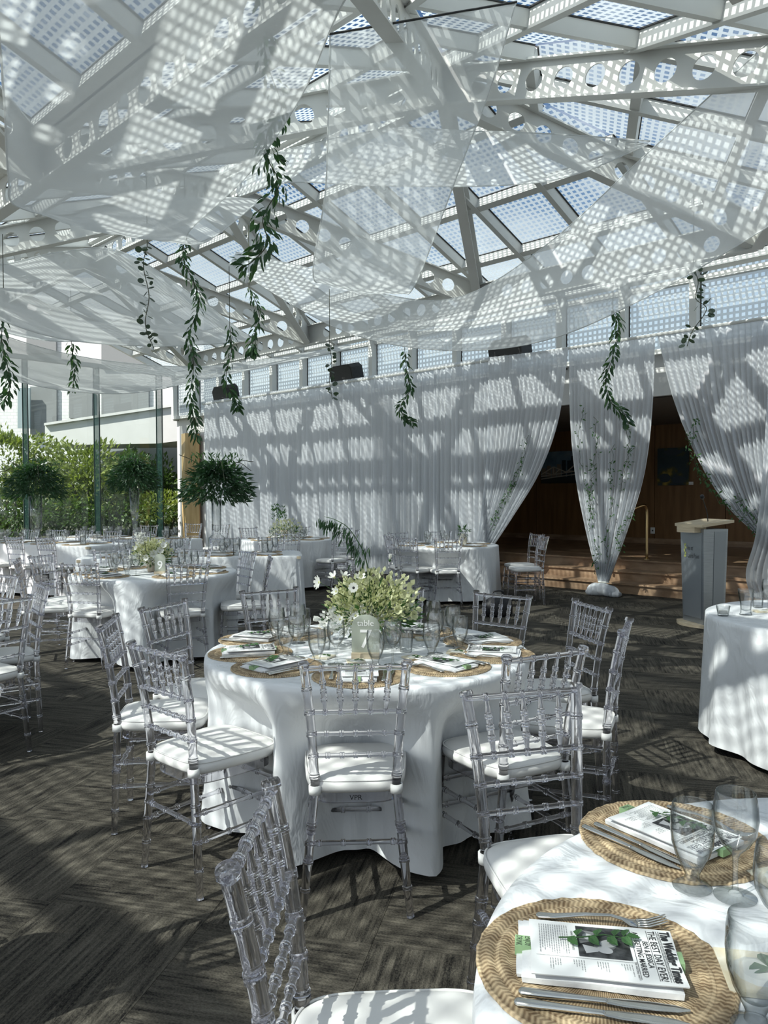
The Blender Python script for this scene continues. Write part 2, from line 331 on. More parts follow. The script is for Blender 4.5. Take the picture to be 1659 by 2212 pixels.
# carpet: dark loop pile with streaks along the tile's own Y axis
def carpet(name):
    m = mat(name, (.05,.045,.04), .95, spec=.15); n, l = nodes(m); b = n['Principled BSDF']
    tc = n.new('ShaderNodeTexCoord'); oi = n.new('ShaderNodeObjectInfo'); ad = n.new('ShaderNodeVectorMath'); ad.operation = 'ADD'
    sc_ = n.new('ShaderNodeVectorMath'); sc_.operation = 'SCALE'; sc_.inputs['Scale'].default_value = 7.0
    cx = n.new('ShaderNodeCombineXYZ'); l.new(oi.outputs['Random'], cx.inputs[0]); l.new(oi.outputs['Random'], cx.inputs[1]); l.new(cx.outputs[0], sc_.inputs[0])
    l.new(tc.outputs['Object'], ad.inputs[0]); l.new(sc_.outputs[0], ad.inputs[1])
    def noise(scale, st, det):
        mp = n.new('ShaderNodeMapping'); mp.inputs['Scale'].default_value = st; l.new(ad.outputs[0], mp.inputs[0])
        no = n.new('ShaderNodeTexNoise'); no.inputs['Scale'].default_value = scale; no.inputs['Detail'].default_value = det; l.new(mp.outputs[0], no.inputs['Vector']); return no
    n1 = noise(1.0, (70, 4.0, 1), 3); n2 = noise(230, (1, .55, 1), 2); n3 = noise(1.0, (13, 1.8, 1), 2)
    cr = n.new('ShaderNodeValToRGB'); cr.color_ramp.elements[0].position = .44; cr.color_ramp.elements[1].position = .84
    cr.color_ramp.elements[0].color = (.010,.0098,.0094,1); cr.color_ramp.elements[1].color = (.175,.158,.126,1)
    m1 = n.new('ShaderNodeMath'); m1.operation = 'MULTIPLY_ADD'; m1.inputs[1].default_value = .55; l.new(n1.outputs['Fac'], m1.inputs[0])
    m2 = n.new('ShaderNodeMath'); m2.operation = 'MULTIPLY_ADD'; m2.inputs[1].default_value = .30; m2.inputs[2].default_value = 0.0; l.new(n3.outputs['Fac'], m2.inputs[0]); l.new(m2.outputs[0], m1.inputs[2])
    m3 = n.new('ShaderNodeMath'); m3.operation = 'MULTIPLY_ADD'; m3.inputs[1].default_value = .34; l.new(n2.outputs['Fac'], m3.inputs[0]); l.new(m1.outputs[0], m3.inputs[2])
    l.new(m3.outputs[0], cr.inputs[0]); l.new(cr.outputs[0], b.inputs['Base Color'])
    bp = n.new('ShaderNodeBump'); bp.inputs['Strength'].default_value = .6; bp.inputs['Distance'].default_value = .004; l.new(n2.outputs['Fac'], bp.inputs['Height']); l.new(bp.outputs[0], b.inputs['Normal'])
    return m
M['carpet'] = carpet('dark striped carpet')

# ================================================================== STRUCTURE
# ---- floor: carpet tiles laid quarter-turned
floor = struct(obj('floor', MB().box((0, 8, -.055), (60, 52, .1)), M['carpet']))
floor['label'] = 'dark brown grey striped carpet floor of quarter-turned tiles'
TS = .6; ga = R(-13)
tile_me = MB().box((0, 0, -.003), (TS-.0015, TS-.0015, .012)).mesh('carpet_tile', M['carpet'])
cells = []
for i in range(-30, 40):
    for j in range(-10, 40):
        x = (i+.5)*TS; y = (j+.5)*TS
        p = Vector((x*math.cos(ga)-y*math.sin(ga), x*math.sin(ga)+y*math.cos(ga), 0))
        if p.y > 1.2 and abs(p.x)/p.y < .58 + .35/p.y and p.x*N.x+p.y*N.y < 10.1:
            cells.append((p.length, i, j, p))
cells.sort(key=lambda c: c[0])
for dlen, i, j, p in cells[:300]:
    o = link('carpet_tile', tile_me, floor); o.location = p; o.rotation_euler = (0, 0, ga + (math.pi/2 if (i+j) % 2 else 0))

# ---- roof
ZR, BR, AR, SLP = 5.90, 6.35, 5.227, .364
GL = .24                                # glass sits above the girder centre lines
roof = struct(link('ceiling', None)); roof['label'] = 'pitched glass roof with dotted white pattern on white steel girders'
def clip(poly, a, b, c):                # keep a*x+b*y <= c
    out = []
    for k in range(len(poly)):
        p, q = poly[k], poly[(k+1) % len(poly)]; dp = a*p[0]+b*p[1]-c; dq = a*q[0]+b*q[1]-c
        if dp <= 0: out.append(p)
        if dp*dq < 0: t = dp/(dp-dq); out.append((p[0]+(q[0]-p[0])*t, p[1]+(q[1]-p[1])*t))
    return out
def inpoly(poly, horiz, val):           # extent of the polygon on the line x=val or y=val
    r = []
    for k in range(len(poly)):
        p, q = poly[k], poly[(k+1) % len(poly)]; i = 1 if horiz else 0
        if (p[i]-val)*(q[i]-val) <= 0 and abs(p[i]-q[i]) > 1e-6: t = (val-p[i])/(q[i]-p[i]); r.append(p[1-i]+(q[1-i]-p[1-i])*t)
    return (min(r), max(r)) if len(r) > 1 else None
def facet(O, E, D, s, poly, es, ds, skip=lambda e, d: False, seal=True):
    L = math.sqrt(1+s*s); nrm = (E.cross((D - Vector((0,0,s))))).normalized()
    if nrm.z < 0: nrm = -nrm
    def P(e, d, off=0): return O + E*e + D*d + Vector((0,0,-s*d+GL)) + nrm*off
    for i in range(len(es)-1):
        for j in range(len(ds)-1):
            c = [(es[i]+.03, ds[j]+.03), (es[i+1]-.03, ds[j]+.03), (es[i+1]-.03, ds[j+1]-.03), (es[i]+.03, ds[j+1]-.03)]
            for k in range(len(poly)):
                p, q = poly[k], poly[(k+1) % len(poly)]; a, b = q[1]-p[1], -(q[0]-p[0]); l = math.hypot(a, b)
                if l < 1e-6: continue
                cx = sum(v[0] for v in poly)/len(poly); cy = sum(v[1] for v in poly)/len(poly); cc = a*p[0]+b*p[1]
                if a*cx+b*cy > cc: a, b, cc = -a, -b, -cc
                c = clip(c, a, b, cc-.02*l)
                if len(c) < 3: break
            if len(c) < 3: continue
            ar = abs(sum(c[k][0]*c[(k+1) % len(c)][1]-c[(k+1) % len(c)][0]*c[k][1] for k in range(len(c))))/2
            if ar < .02: continue
            mb = MB(); mb.add([P(*q) for q in c], [tuple(range(len(c)))]); mb.uv = [(q[0], q[1]*L) for q in c]
            obj('pane', mb, M['frit'], roof)
    for e in es:
        r = inpoly(poly, False, e)
        if r and r[1]-r[0] > .15:
            o = obj('glazing_bar', MB().beam(P(e, r[0]), P(e, r[1]), .075, .15, nrm, -.09), M['steel_white'], roof)
            if seal: obj('seal', MB().beam(P(e, r[0]), P(e, r[1]), .11, .012, nrm, -.012), M['seal'], o)
    for d in ds:
        r = inpoly(poly, True, d)
        if r and r[1]-r[0] > .15:
            o = obj('purlin', MB().beam(P(r[0], d), P(r[1], d), .10, .13, nrm, -.085), M['steel_white'], roof)
            if seal: obj('seal', MB().beam(P(r[0], d), P(r[1], d), .12, .012, nrm, -.012), M['seal'], o)
def az(d): return Vector((math.sin(R(d)), math.cos(R(d)), 0))
A0 = W(AR, BR, ZR)
E1 = [i*1.03 for i in range(-3, 13)]; DS = [0, .97, 1.98, 3.0, 4.15]
facet(A0, U, N, SLP, [(0,0), (12.36,0), (12.36,4.15), (-2.536,4.15)], E1, DS)
HT = math.tan(R(29.3))
for mid in (104.7, 163.3):
    D_ = az(mid); E_ = az(mid-90)
    facet(A0, E_, D_, .3563, [(0,0), (4.15*HT,4.15), (-4.15*HT,4.15)], [i*1.03 for i in range(-3, 4)], DS)
facet(A0, U, -N, SLP, [(0,0), (12.36,0), (12.36,3.37), (-2.06,3.37)], E1, [0, 1.12, 2.25, 3.37])
A2 = W(AR, BR-6.74, ZR)
E2 = [i*1.03 for i in range(-12, 13)]
facet(A2, U, N, SLP, [(-12.36,0), (12.36,0), (12.36,3.30), (-12.36,3.30)], E2, [.06, 1.12, 2.25, 3.30])
facet(A2, U, -N, SLP, [(-12.36,0), (6.2,0), (6.2,5.2), (-12.36,5.2)], E2, [0, .97, 1.98, 3.0, 4.1, 5.2], seal=False)
facet(W(0, 0, 4.43), U, N, 0, [(-6,2.98), (3.0,2.98), (.9,6.35), (-3,6.35)], [i*1.03 for i in range(-6, 4)], [2.98+.98*i for i in range(5)])

# castellated girders
def girder(p, q, h=.36, hole=.10, pitch=.34, fl=.13):
    p, q = Vector(p), Vector(q); Lg = (q-p).length; d = (q-p)/Lg; sd = d.cross(Vector((0,0,1))).normalized(); u = sd.cross(d)
    n = max(1, int((Lg-.5)/pitch)); x0 = (Lg-n*pitch)/2; th = .006; S = 20
    mb = MB()
    def V(x, y, s): return p + d*x + u*y + sd*(s*th)
    for s in (1, -1):
        for a, b in ((0, x0), (Lg-x0, Lg)):
            mb.add([V(a,-h/2,s), V(b,-h/2,s), V(b,h/2,s), V(a,h/2,s)], [(0,1,2,3)])
    for k in range(n):
        cx = x0+(k+.5)*pitch; ring = []; outer = []
        for i in range(S):
            a = 2*math.pi*i/S; c, sn = math.cos(a), math.sin(a); ring.append((cx+hole*c, hole*sn))
            t = min((pitch/2)/abs(c) if abs(c) > 1e-6 else 9e9, (h/2)/abs(sn) if abs(sn) > 1e-6 else 9e9); outer.append((cx+t*c, t*sn))
        ca = math.atan2(h/2, pitch/2)
        for sx_, sy_ in ((1,1), (-1,1), (-1,-1), (1,-1)):
            a = math.atan2(sy_*h/2, sx_*pitch/2) % (2*math.pi); i = round(a/(2*math.pi)*S) % S; outer[i] = (cx+sx_*pitch/2, sy_*h/2)
        vs = []; fs = []
        for s in (1, -1):
            vs += [V(*r, s) for r in ring] + [V(*r, s) for r in outer]
        for i in range(S):
            j = (i+1) % S
            fs += [(i, j, S+j, S+i), (2*S+j, 2*S+i, 3*S+i, 3*S+j), (j, i, 2*S+i, 2*S+j)]
        mb.add(vs, fs)
    g = obj('girder', mb, M['steel_white'], roof)
    obj('flange', MB().beam(p, q, fl, .018, u, h/2), M['steel_white'], g)
    obj('flange', MB().beam(p, q, fl, .018, u, -h/2), M['steel_white'], g)
dz = Vector((0,0,-.10))
def node(a, b, z): return W(a, b, z) + dz
ZE = ZR - SLP*3.37
def ridge(k): return node(AR+4.12*k, BR, ZR)
def eav(k): return node(AR-2.06+4.12*k, BR+3.37, ZE)
def val(k): return node(AR-2.06+4.12*k, BR-3.37, ZE)
for k in range(4):
    girder(ridge(k), eav(k)); girder(ridge(k), val(k))
    if k < 3:
        girder(ridge(k), eav(k+1)); girder(ridge(k), val(k+1)); girder(ridge(k), ridge(k+1), .30, .085)
        girder(eav(k), eav(k+1)); girder(val(k), val(k+1))
tip = A0 - U*(3.37/math.cos(R(29.3))) + Vector((0,0,-.3107*3.865)) + dz
girder(ridge(0), tip); girder(eav(0), tip)
def ridge2(k): return node(AR+4.12*k, BR-6.74, ZR)
for k in range(-1, 3):
    girder(val(k) if k >= 0 else node(AR-2.06-4.12, BR-3.37, ZE), ridge2(k)); girder(val(k+1), ridge2(k)); girder(ridge2(k), ridge2(k+1), .30, .085)
girder(val(0), node(AR-2.06-4.12, BR-3.37, ZE))
# pendant rods where drapes and garlands are hung are thin wires along the girders (built with the drapes)

# ---- clerestory above the curtain wall
BW = 10.52
cl = struct(link('window_1', None)); cl['label'] = 'row of dotted clerestory panes above the white curtain'
for i in range(-3, 12):
    a0, a1 = AR+1.03*i, AR+1.03*(i+1)
    if a1 < 2.7: continue
    a0 = max(a0, 2.69)
    mb = MB(); q = [(a0+.04, 3.50), (a1-.04, 3.50), (a1-.04, 4.36), (a0+.04, 4.36)]
    mb.add([W(x, BW, z) for x, z in q], [(0,1,2,3)]); mb.uv = list(q); obj('pane', mb, M['frit'], cl)
    mb = MB(); q = [(a0+.04, 4.42), (a1-.04, 4.42), (a1-.04, 4.58), (a0+.04, 4.58)]
    mb.add([W(x, BW, z) for x, z in q], [(0,1,2,3)]); mb.uv = list(q); obj('pane', mb, M['frit'], cl)
    m_ = obj('mullion', MB().beam(W(a1, BW-.06, 3.40), W(a1, BW-.06, 4.62), .10, .16, N), M['steel_white'], cl)
    obj('seal', MB().beam(W(a1, BW-.005, 3.40), W(a1, BW-.005, 4.60), .13, .012, N), M['seal'], m_)
obj('transom', MB().beam(W(2.6, BW-.04, 4.39), W(17.6, BW-.04, 4.39), .09, .07), M['steel_white'], cl)
obj('sill', MB().beam(W(2.6, BW-.05, 3.46), W(17.6, BW-.05, 3.46), .20, .07), M['steel_white'], cl)

# ---- wall behind the curtain, with the wide opening to the raised foyer
aj = a_of(1046, BW, 1000); ZF, ZL, BF = .45, 2.86, 15.0
wb = MB(); wb.prism([W(aj, BW, 0), W(17.6, BW, 0), W(17.6, BW, 3.45), W(1.9, BW, 3.45), W(1.9, BW, ZL), W(aj, BW, ZL)], N*.18)
struct(obj('wall_back', wb, M['wall_white']))['label'] = 'white wall behind the curtains with wide opening'
wf = struct(link('wall_foyer', None)); wf['label'] = 'brown wood panelled wall at the back of the raised foyer'
step = 1.22
for i in range(10):
    a0 = -3.0+i*step*1.15
    obj('panel', MB().prism([W(a0+.006, BF, ZF+.02), W(a0+step*1.15-.006, BF, ZF+.02), W(a0+step*1.15-.006, BF, ZL), W(a0+.006, BF, ZL)], N*.03), M['brown_wall'], wf)
obj('backing', MB().prism([W(-3.2, BF+.03, 0), W(11, BF+.03, 0), W(11, BF+.03, 3.2), W(-3.2, BF+.03, 3.2)], N*.1), M['joint'], wf)
fs_ = struct(obj('wall_foyer_left', MB().prism([W(10.6, BW+.19, 0), W(10.6, BF, 0), W(10.6, BF, ZL), W(10.6, BW+.19, ZL)], U*.1), M['brown_wall'])); fs_['label'] = 'brown side wall of the foyer'
struct(obj('ceiling_foyer', MB().prism([W(-3.2, BW+.10, ZL), W(11, BW+.10, ZL), W(11, BF+.1, ZL), W(-3.2, BF+.1, ZL)], (0,0,.2)), M['ceiling_dark']))['label'] = 'dark flat ceiling of the foyer'
stp = struct(link('floor_foyer', None)); stp['label'] = 'three brown marble steps up to the foyer floor'
al, ar_ = 10.6, -2.5
for k in range(3):
    b0 = BW-.02+.30*k
    aq = al if k == 2 else aj
    obj('riser', MB().prism([W(ar_, b0+.03, .15*k), W(aq, b0+.03, .15*k), W(aq, b0+.03, .15*k+.13), W(ar_, b0+.03, .15*k+.13)], N*.05), M['marble'], stp)
    bb = b0+.34 if k < 2 else BF
    obj('tread', MB().prism([W(ar_, b0, .15*k+.13), W(aq, b0, .15*k+.13), W(aq, bb, .15*k+.13), W(ar_, bb, .15*k+.13)], (0,0,.025)), M['marble'], stp)
sk = struct(obj('baseboard_foyer', MB().beam(W(-3, BF-.02, ZF+.05), W(10.6, BF-.02, ZF+.05), .02, .12), M['marble'])); sk['label'] = 'dark skirting along the foyer wall'
# wall on the right, out of the frame
pr, pn = Vector((5.55, 10.0, 0)), Vector((2.7, -1.5, 0))
nr = (pr-pn).normalized().cross(Vector((0,0,1)))
struct(obj('wall_right', MB().prism([pr, pn, pn+Vector((0,0,2.6)), pr+Vector((0,0,2.6))], nr*.15), M['wall_white']))['label'] = 'plain white wall at the right'

# ---- glass wall at the far left end
AG = 17.6
gw = struct(link('window_2', None)); gw['label'] = 'tall frameless glass wall with dark green joints facing the garden'
bs = [ab(Vector((0,0,0)) + ray(px, 1000)*(AG/(ray(px,1000).x*U.x+ray(px,1000).y*U.y)))[1] for px in (50, 202, 338)]
sp = (bs[2]-bs[0])/2
for k in range(-5, 3):
    b0, b1 = bs[0]+sp*k, bs[0]+sp*(k+1)
    if b0 > 9.9: continue
    b1 = min(b1, 10.4)
    obj('pane', MB().prism([W(AG, b0+.01, 0), W(AG, b1-.01, 0), W(AG, b1-.01, 4.5), W(AG, b0+.01, 4.5)], U*.012), M['glass'], gw)
fin_m = mat('dark green glass edge', (.012,.03,.028), .3); fin_g = sheer('green glass fin', (.06,.13,.12), .965, .5)
for k in range(-5, 4):
    b0 = bs[0]+sp*k
    if b0 < 10:
        f_ = obj('fin', MB().prism([W(AG-.01, b0, 0), W(AG-.30, b0, 0), W(AG-.30, b0, 4.5), W(AG-.01, b0, 4.5)], N*.012), fin_g, gw)
        for aa in (AG-.02, AG-.30): obj('edge', MB().beam(W(aa, b0, 0), W(aa, b0, 4.5), .022, .022, N), fin_m, f_)
struct(obj('trim_1', MB().beam(W(AG-.05, -6, 4.56), W(AG-.05, 10.4, 4.56), .12, .10), M['steel_white']))['label'] = 'white head rail over the glass wall'
_d = ray(411, 1000); _p = _d*((AG-1.0)/(_d.x*U.x+_d.y*U.y)); colm = thing('timber_column', (_p.x, _p.y, 0), 'square golden timber column at the left end of the white curtain', 'column', R(30))
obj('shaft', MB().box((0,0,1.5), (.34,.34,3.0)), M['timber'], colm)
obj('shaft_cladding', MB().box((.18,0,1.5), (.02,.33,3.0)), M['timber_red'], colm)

# ================================================================== CURTAIN WALL
BC = 10.08
def edge(pts, n, b):
    out = []
    for p in pts:
        if len(p) == 3: out.append(Vector((p[0], p[1], 0)))          # (a, z, _) given directly
        else:
            q = atb(p[0], p[1], b); out.append(Vector((ab(q)[0], q.z, 0)))
    return spline(out, n)
def curtain(name, Lp, Rp, folds, amp, label, b=BC, seed=0, nv=26, parent=None, flare=0.0, group=None):
    r = random.Random(seed); nu = folds*7
    el, er = edge(Lp, nv, b), edge(Rp, nv, b)
    ph = [r.uniform(0, 6.28) for _ in range(8)]; wv = [r.uniform(.6, 1.4) for _ in range(8)]
    ks = [r.uniform(-.35, .35) for _ in range(folds+2)]
    def fn(i, j):
        u, t = i, j; k = min(int(t*nv+1e-6), nv); l, q = el[k], er[k]
        x = u*folds; c = int(min(x, folds-1)); uu = u + ks[c]*.5/folds*math.sin(math.pi*(x-c))**2*(.4+.6*t)
        a = l.x+(q.x-l.x)*uu; z = l.y+(q.y-l.y)*u
        w = math.sin(2*math.pi*folds*u+ph[0]+.5*math.sin(2.2*t+ph[1])+1.3*math.sin(2*math.pi*2.3*u+ph[4]))+.5*math.sin(2*math.pi*folds*.43*u+ph[2]+t)+.32*math.sin(2*math.pi*folds*2.1*u+ph[3]+.6*t)
        off = amp*(w*(.45+.55*min(1, t*2.0)))
        if t < .025: off *= .6
        return W(a, b+off, z)
    mb = MB(); mb.grid(fn, nu, nv)
    o = obj(name, mb, M['curtain'], parent, True)
    if parent is None: tag(o, label, 'curtain', group)
    return o
ZT = 3.685
def az_(px): return a_of(px, BC, 800)
xs = [440, 585, 720, 835, 940, 1060]
labs = ['sheer white curtain at the left end beside the timber column', 'sheer white curtain behind the tall greenery, second from the left end', 'white curtain below the middle speaker, third from the left end', 'white curtain behind the arching grass of table seven', 'full-length white curtain just left of the tied-back panel']
for i in range(5):
    a0, a1 = az_(xs[i]), az_(xs[i+1])
    curtain('sheer_curtain', [(a0+.02, ZT, 0), (a0+.02, 1.8, 0), (a0+.03, .02, 0)], [(a1-.02, ZT, 0), (a1-.02, 1.8, 0), (a1-.03, .02, 0)], 12, .046, labs[i], BC+.02*(i % 2), 11+i)
c2 = thing('sheer_curtain', W(az_(1040), BC, 0), 'white curtain panel swept left and tied back with a vine', 'curtain')
inv = lambda o, p: o.matrix_basis.inverted() @ p
def localise(o, par):
    o.matrix_parent_inverse = Matrix.Translation(-Vector(par.location))
localise(curtain('fabric', [(1056, 772), (1054, 900), (1050, 1020), (1040, 1120), (1028, 1200)], [(1228, 752), (1206, 905), (1165, 1020), (1108, 1115), (1048, 1206)], 17, .030, '', BC-.03, 31, parent=c2), c2)
localise(curtain('tail', [(1028, 1200), (1022, 1240), (1012, 1288)], [(1048, 1206), (1046, 1245), (1054, 1290)], 8, .022, '', BC-.03, 33, nv=10, parent=c2), c2)
c3 = thing('sheer_curtain', W(az_(1305), BC, 0), 'white curtain column gathered to a knotted puff on the floor, with green vines', 'curtain')
localise(curtain('fabric', [(1230, 752), (1233, 900), (1244, 1020), (1264, 1130), (1294, 1256)], [(1416, 728), (1409, 900), (1392, 1030), (1358, 1140), (1314, 1256)], 18, .030, '', BC, 37, parent=c3), c3)
pc = atb(1304, 1270, BC); puff = MB()
for k, (dx, dz_, rx, rz_) in enumerate([(-.10,-.03,.14,.10), (.10,-.04,.13,.09), (0,-.02,.12,.10), (-.17,-.07,.09,.06), (.18,-.075,.08,.055)]):
    def fn(u, v, dx=dx, dz_=dz_, rx=rx, rz_=rz_, k=k):
        th = math.pi*u; ph = 2*math.pi*v; w = 1+.14*math.sin(7*ph+k)*math.sin(th)+.08*math.sin(13*ph+2*k)
        return pc + U*(-(dx + rx*math.sin(th)*math.cos(ph)*w)) + N*(-.02+.10*math.sin(th)*math.sin(ph)*w) + Vector((0,0,dz_+rz_*math.cos(th)))
    puff.grid(fn, 10, 26)
for i, v in enumerate(puff.v):
    if v[2] < .012: puff.v[i] = (v[0], v[1], .012)
localise(obj('puff', puff, M['curtain'], c3, True), c3)
tie = MB(); tp = atb(1304, 1257, BC); tie.tube([tp + U*(.075*math.cos(t)) + N*(.05*math.sin(t)) for t in [2*math.pi*i/14 for i in range(14)]], .012, 6, closed=True)
localise(obj('tie', tie, M['petal_white'], c3, True), c3)
curtain('sheer_curtain', [(1420, 726), (1452, 860), (1502, 985), (1568, 1090), (1640, 1160)], [(1760, 668), (1745, 850), (1730, 1000), (1715, 1110), (1700, 1185)], 24, .034, 'white curtain swept to the right with a vine trailing down its edge', BC+.01, 41)
curtain('sheer_curtain', [(1668, 680), (1650, 990), (1634, 1150), (1612, 1235), (1622, 1290)], [(1850, 650), (1840, 950), (1830, 1150), (1830, 1250), (1830, 1330)], 14, .034, 'white curtain hanging straight at the right edge in front of the swept panel', BC-.16, 43)
pp = thing('curtain_rod', W(8, BC, ZT-.05), 'long white header rod carrying the curtains', 'rod')
o = obj('rod', MB().tube([W(az_(438), BC, ZT-.05), W(az_(1900), BC, ZT-.05)], .022, 8), M['steel_white'], pp); localise(o, pp)

# ================================================================== CEILING DRAPES
def swag(label, Lp, Rp, seed=0, n=44, m=26, wr=.02, sag=.06):
    r = random.Random(seed); L_ = spline([at(*p) for p in Lp], n); R_ = spline([at(*p) for p in Rp], n)
    ph = [r.uniform(0, 6.28) for _ in range(6)]
    def fn(i, j):
        k = min(int(round(i*n)), n); p = L_[k].lerp(R_[k], j)
        q = p + Vector((0,0,-sag*math.sin(math.pi*j)*math.sin(math.pi*min(1, max(0, i)))))
        w = math.sin(9*j+ph[0]+1.5*math.sin(4*i+ph[1])) + .6*math.sin(17*j+ph[2]+2.5*i) + .35*math.sin(31*j+ph[3]-3*i)
        return q + Vector((.25, .5, .8))*(wr*w*(.3+.7*math.sin(math.pi*j)))
    c = L_[n//2].lerp(R_[n//2], .5)
    t = thing('ceiling_drape', c, label, 'drape', group='sheer drapes under the glass roof')
    o = obj('fabric', MB().grid(fn, n, m), M['sheer'], t, True); localise(o, t)
    for E_ in (L_, R_):
        h = obj('hem', MB().tube([p+Vector((0,0,.002)) for p in E_], .006, 5), M['hem'], t, True); localise(h, t)
    return t
M['hem'] = sheer('doubled voile hem', (.86,.88,.88), .12, .5)
S1 = swag('largest sheer white ceiling drape, filling the upper left corner', [(-160,-260,2.8), (-20,0,3.3), (8,210,3.9), (18,380,4.5), (40,448,4.9), (190,470,5.6), (330,420,6.6)], [(930,-260,3.4), (745,0,3.9), (655,200,4.4), (538,375,5.0), (405,505,5.5), (450,520,6.1), (565,430,7.2)], 1, wr=.012)
S2 = swag('sheer drape hanging in the middle from a straight hemmed top edge', [(713,74,5.6), (709,240,6.0), (702,420,6.5), (676,586,7.2), (700,602,7.8), (770,510,8.4)], [(1115,5,5.6), (1060,190,6.0), (995,360,6.5), (906,596,7.2), (880,632,7.8), (905,560,8.4)], 2, wr=.012)
o = obj('top_rod', MB().tube([at(711,74,5.6), at(1117,4,5.6)], .008, 6), M['seal'], S2); localise(o, S2)
S3 = swag('shallow sheer drape crossing behind the middle one to a point at the right', [(1405,305,7.4), (1200,290,7.6), (1000,283,7.8), (830,280,8.0), (600,330,8.4), (500,385,8.8)], [(1392,316,7.6), (1250,375,7.3), (1100,400,7.2), (830,402,7.5), (620,395,8.0), (515,425,8.6)], 3)
S4 = swag('long sheer drape sweeping from the right edge down over the curtain', [(1800,-40,5.5), (1640,110,6.0), (1400,330,6.8), (1180,530,7.6), (1000,640,8.3), (850,640,9.0), (690,585,9.6), (510,545,10.2)], [(1800,400,5.5), (1659,490,5.9), (1420,630,6.4), (1180,735,6.9), (960,757,7.5), (760,722,8.3), (610,645,9.2), (495,570,10.0)], 4)
S5 = swag('sheer drape with bright grid light at the left, below the largest one', [(-150,560,6.5), (0,572,7.0), (130,545,7.6), (265,545,8.5), (420,640,9.6), (530,722,10.5)], [(-150,610,5.3), (0,690,5.6), (150,735,6.1), (330,748,6.9), (450,744,8.0), (545,736,9.6)], 5)
S6 = swag('lowest sheer drape at the far left, in front of the glass wall', [(-150,640,8), (0,722,9), (200,775,10), (420,792,11.5), (600,772,13), (760,742,14)], [(-150,770,7), (0,815,7.6), (150,845,8.3), (300,848,9.2), (450,818,10.8), (755,754,13.0)], 6)
S7 = swag('narrow sheer drape between the two lower left drapes', [(-120,600,9), (0,650,9.5), (150,690,10.2), (300,700,11), (430,700,12.5)], [(-120,660,7.9), (0,715,8.2), (120,737,8.7), (260,732,9.6), (425,714,11.4)], 7)

# ================================================================== GREENERY
def leaf_mesh(name, m_, w=.36, fold=.06, droop=.08):
    mb = MB()
    mb.add([(0,0,0), (-w/2,.38,fold), (0,.40,0), (w/2,.38,fold), (-w*.36,.72,fold*.6-droop*.4), (0,.74,-droop*.4), (w*.36,.72,fold*.6-droop*.4), (0,1,-droop)],
           [(0,2,1), (0,3,2), (1,2,5,4), (2,3,6,5), (4,5,7), (5,6,7)])
    return mb.mesh(name, m_)
def round_mesh(name, m_):
    mb = MB(); S = 9; vs = [(0,.5,.04)] + [(.48*math.cos(2*math.pi*k/S), .5+.5*math.sin(2*math.pi*k/S), 0) for k in range(S)]
    mb.add(vs, [(0, 1+k, 1+(k+1) % S) for k in range(S)]); return mb.mesh(name, m_)
LEAF = {'ruscus': leaf_mesh('leaf', M['leaf_dark']), 'ruscus_mid': leaf_mesh('leaf', M['leaf_mid']), 'euc': round_mesh('leaf', M['leaf_euc'])}
def aim(p, d, s, roll):
    d = Vector(d).normalized(); q = d.to_track_quat('Y', 'Z'); return Matrix.Translation(p) @ q.to_matrix().to_4x4() @ Matrix.Rotation(roll, 4, 'Y') @ Matrix.Diagonal((s, s, s, 1))
def garland(pts, kind, n, ll, label, seed, wire=.6, spread=1.0):
    r = random.Random(seed); P = spline([at(*p) for p in pts], 60)
    t = thing('hanging_garland', P[0], label, 'garland', group='garlands hung from the ceiling drapes')
    o = obj('stem', MB().tube([P[0]+Vector((0,0,wire))]+P, .0035, 5), M['stem'], t, True); localise(o, t)
    for k in range(n):
        f = (k+.5+r.uniform(-.3,.3))/n*60; i = min(int(f), 59); p = P[i].lerp(P[i+1], f-i); tg = (P[i+1]-P[i]).normalized()
        a = r.uniform(0, 6.28) if kind == 'euc' else k*2.4+r.uniform(-.5,.5)
        side = (tg.orthogonal().normalized()); side = Matrix.Rotation(a, 3, tg) @ side
        d = tg*r.uniform(.5,1.1) + side*r.uniform(.5,1.0) + Vector((0,0,-.25))
        if kind == 'euc': d = side + Vector((0,0,r.uniform(-.5,.3)))
        me = LEAF['euc'] if kind == 'euc' else (LEAF['ruscus_mid'] if r.random() < .3 else LEAF['ruscus'])
        pp_ = p + side*r.uniform(.0,.035)*spread
        o = link('leaf', me, t, Matrix.Translation(-P[0]) @ aim(pp_, d, ll*r.uniform(.7,1.15), r.uniform(-1.2,1.2)))
    return t
garland([(585,-60,4.9), (572,40,4.9), (575,130,4.9), (608,232,4.9), (578,285,4.9), (580,345,4.9), (603,400,4.9), (568,470,4.9), (578,525,4.9), (545,565,4.9), (520,578,4.9)], 'ruscus', 240, .085, 'largest leafy garland, hanging beside the big upper left drape', 1, spread=2.2)
garland([(400,515,7), (396,560,7), (424,622,7), (430,660,7), (410,722,7), (418,790,7), (412,850,7), (418,900,7), (426,948,7)], 'ruscus', 190, .085, 'long ruscus garland hanging down to the left end of the curtain', 2)
garland([(318,532,6), (310,575,6), (322,640,6), (314,700,6), (332,752,6)], 'euc', 40, .052, 'round-leaved eucalyptus strand left of the long ruscus garland', 3)
garland([(8,660,6.5), (4,740,6.5), (18,800,6.5), (20,845,6.5), (2,872,6.5)], 'ruscus', 95, .085, 'ruscus garland cut by the left edge of the picture', 4)
garland([(154,738,8.5), (160,790,8.5), (157,842,8.5)], 'ruscus', 56, .085, 'short garland partly veiled by the lowest left drape', 5)
garland([(496,700,8), (500,755,8), (488,820,8), (508,862,8), (514,884,8)], 'ruscus', 95, .085, 'ruscus garland hanging past the left speaker', 6)
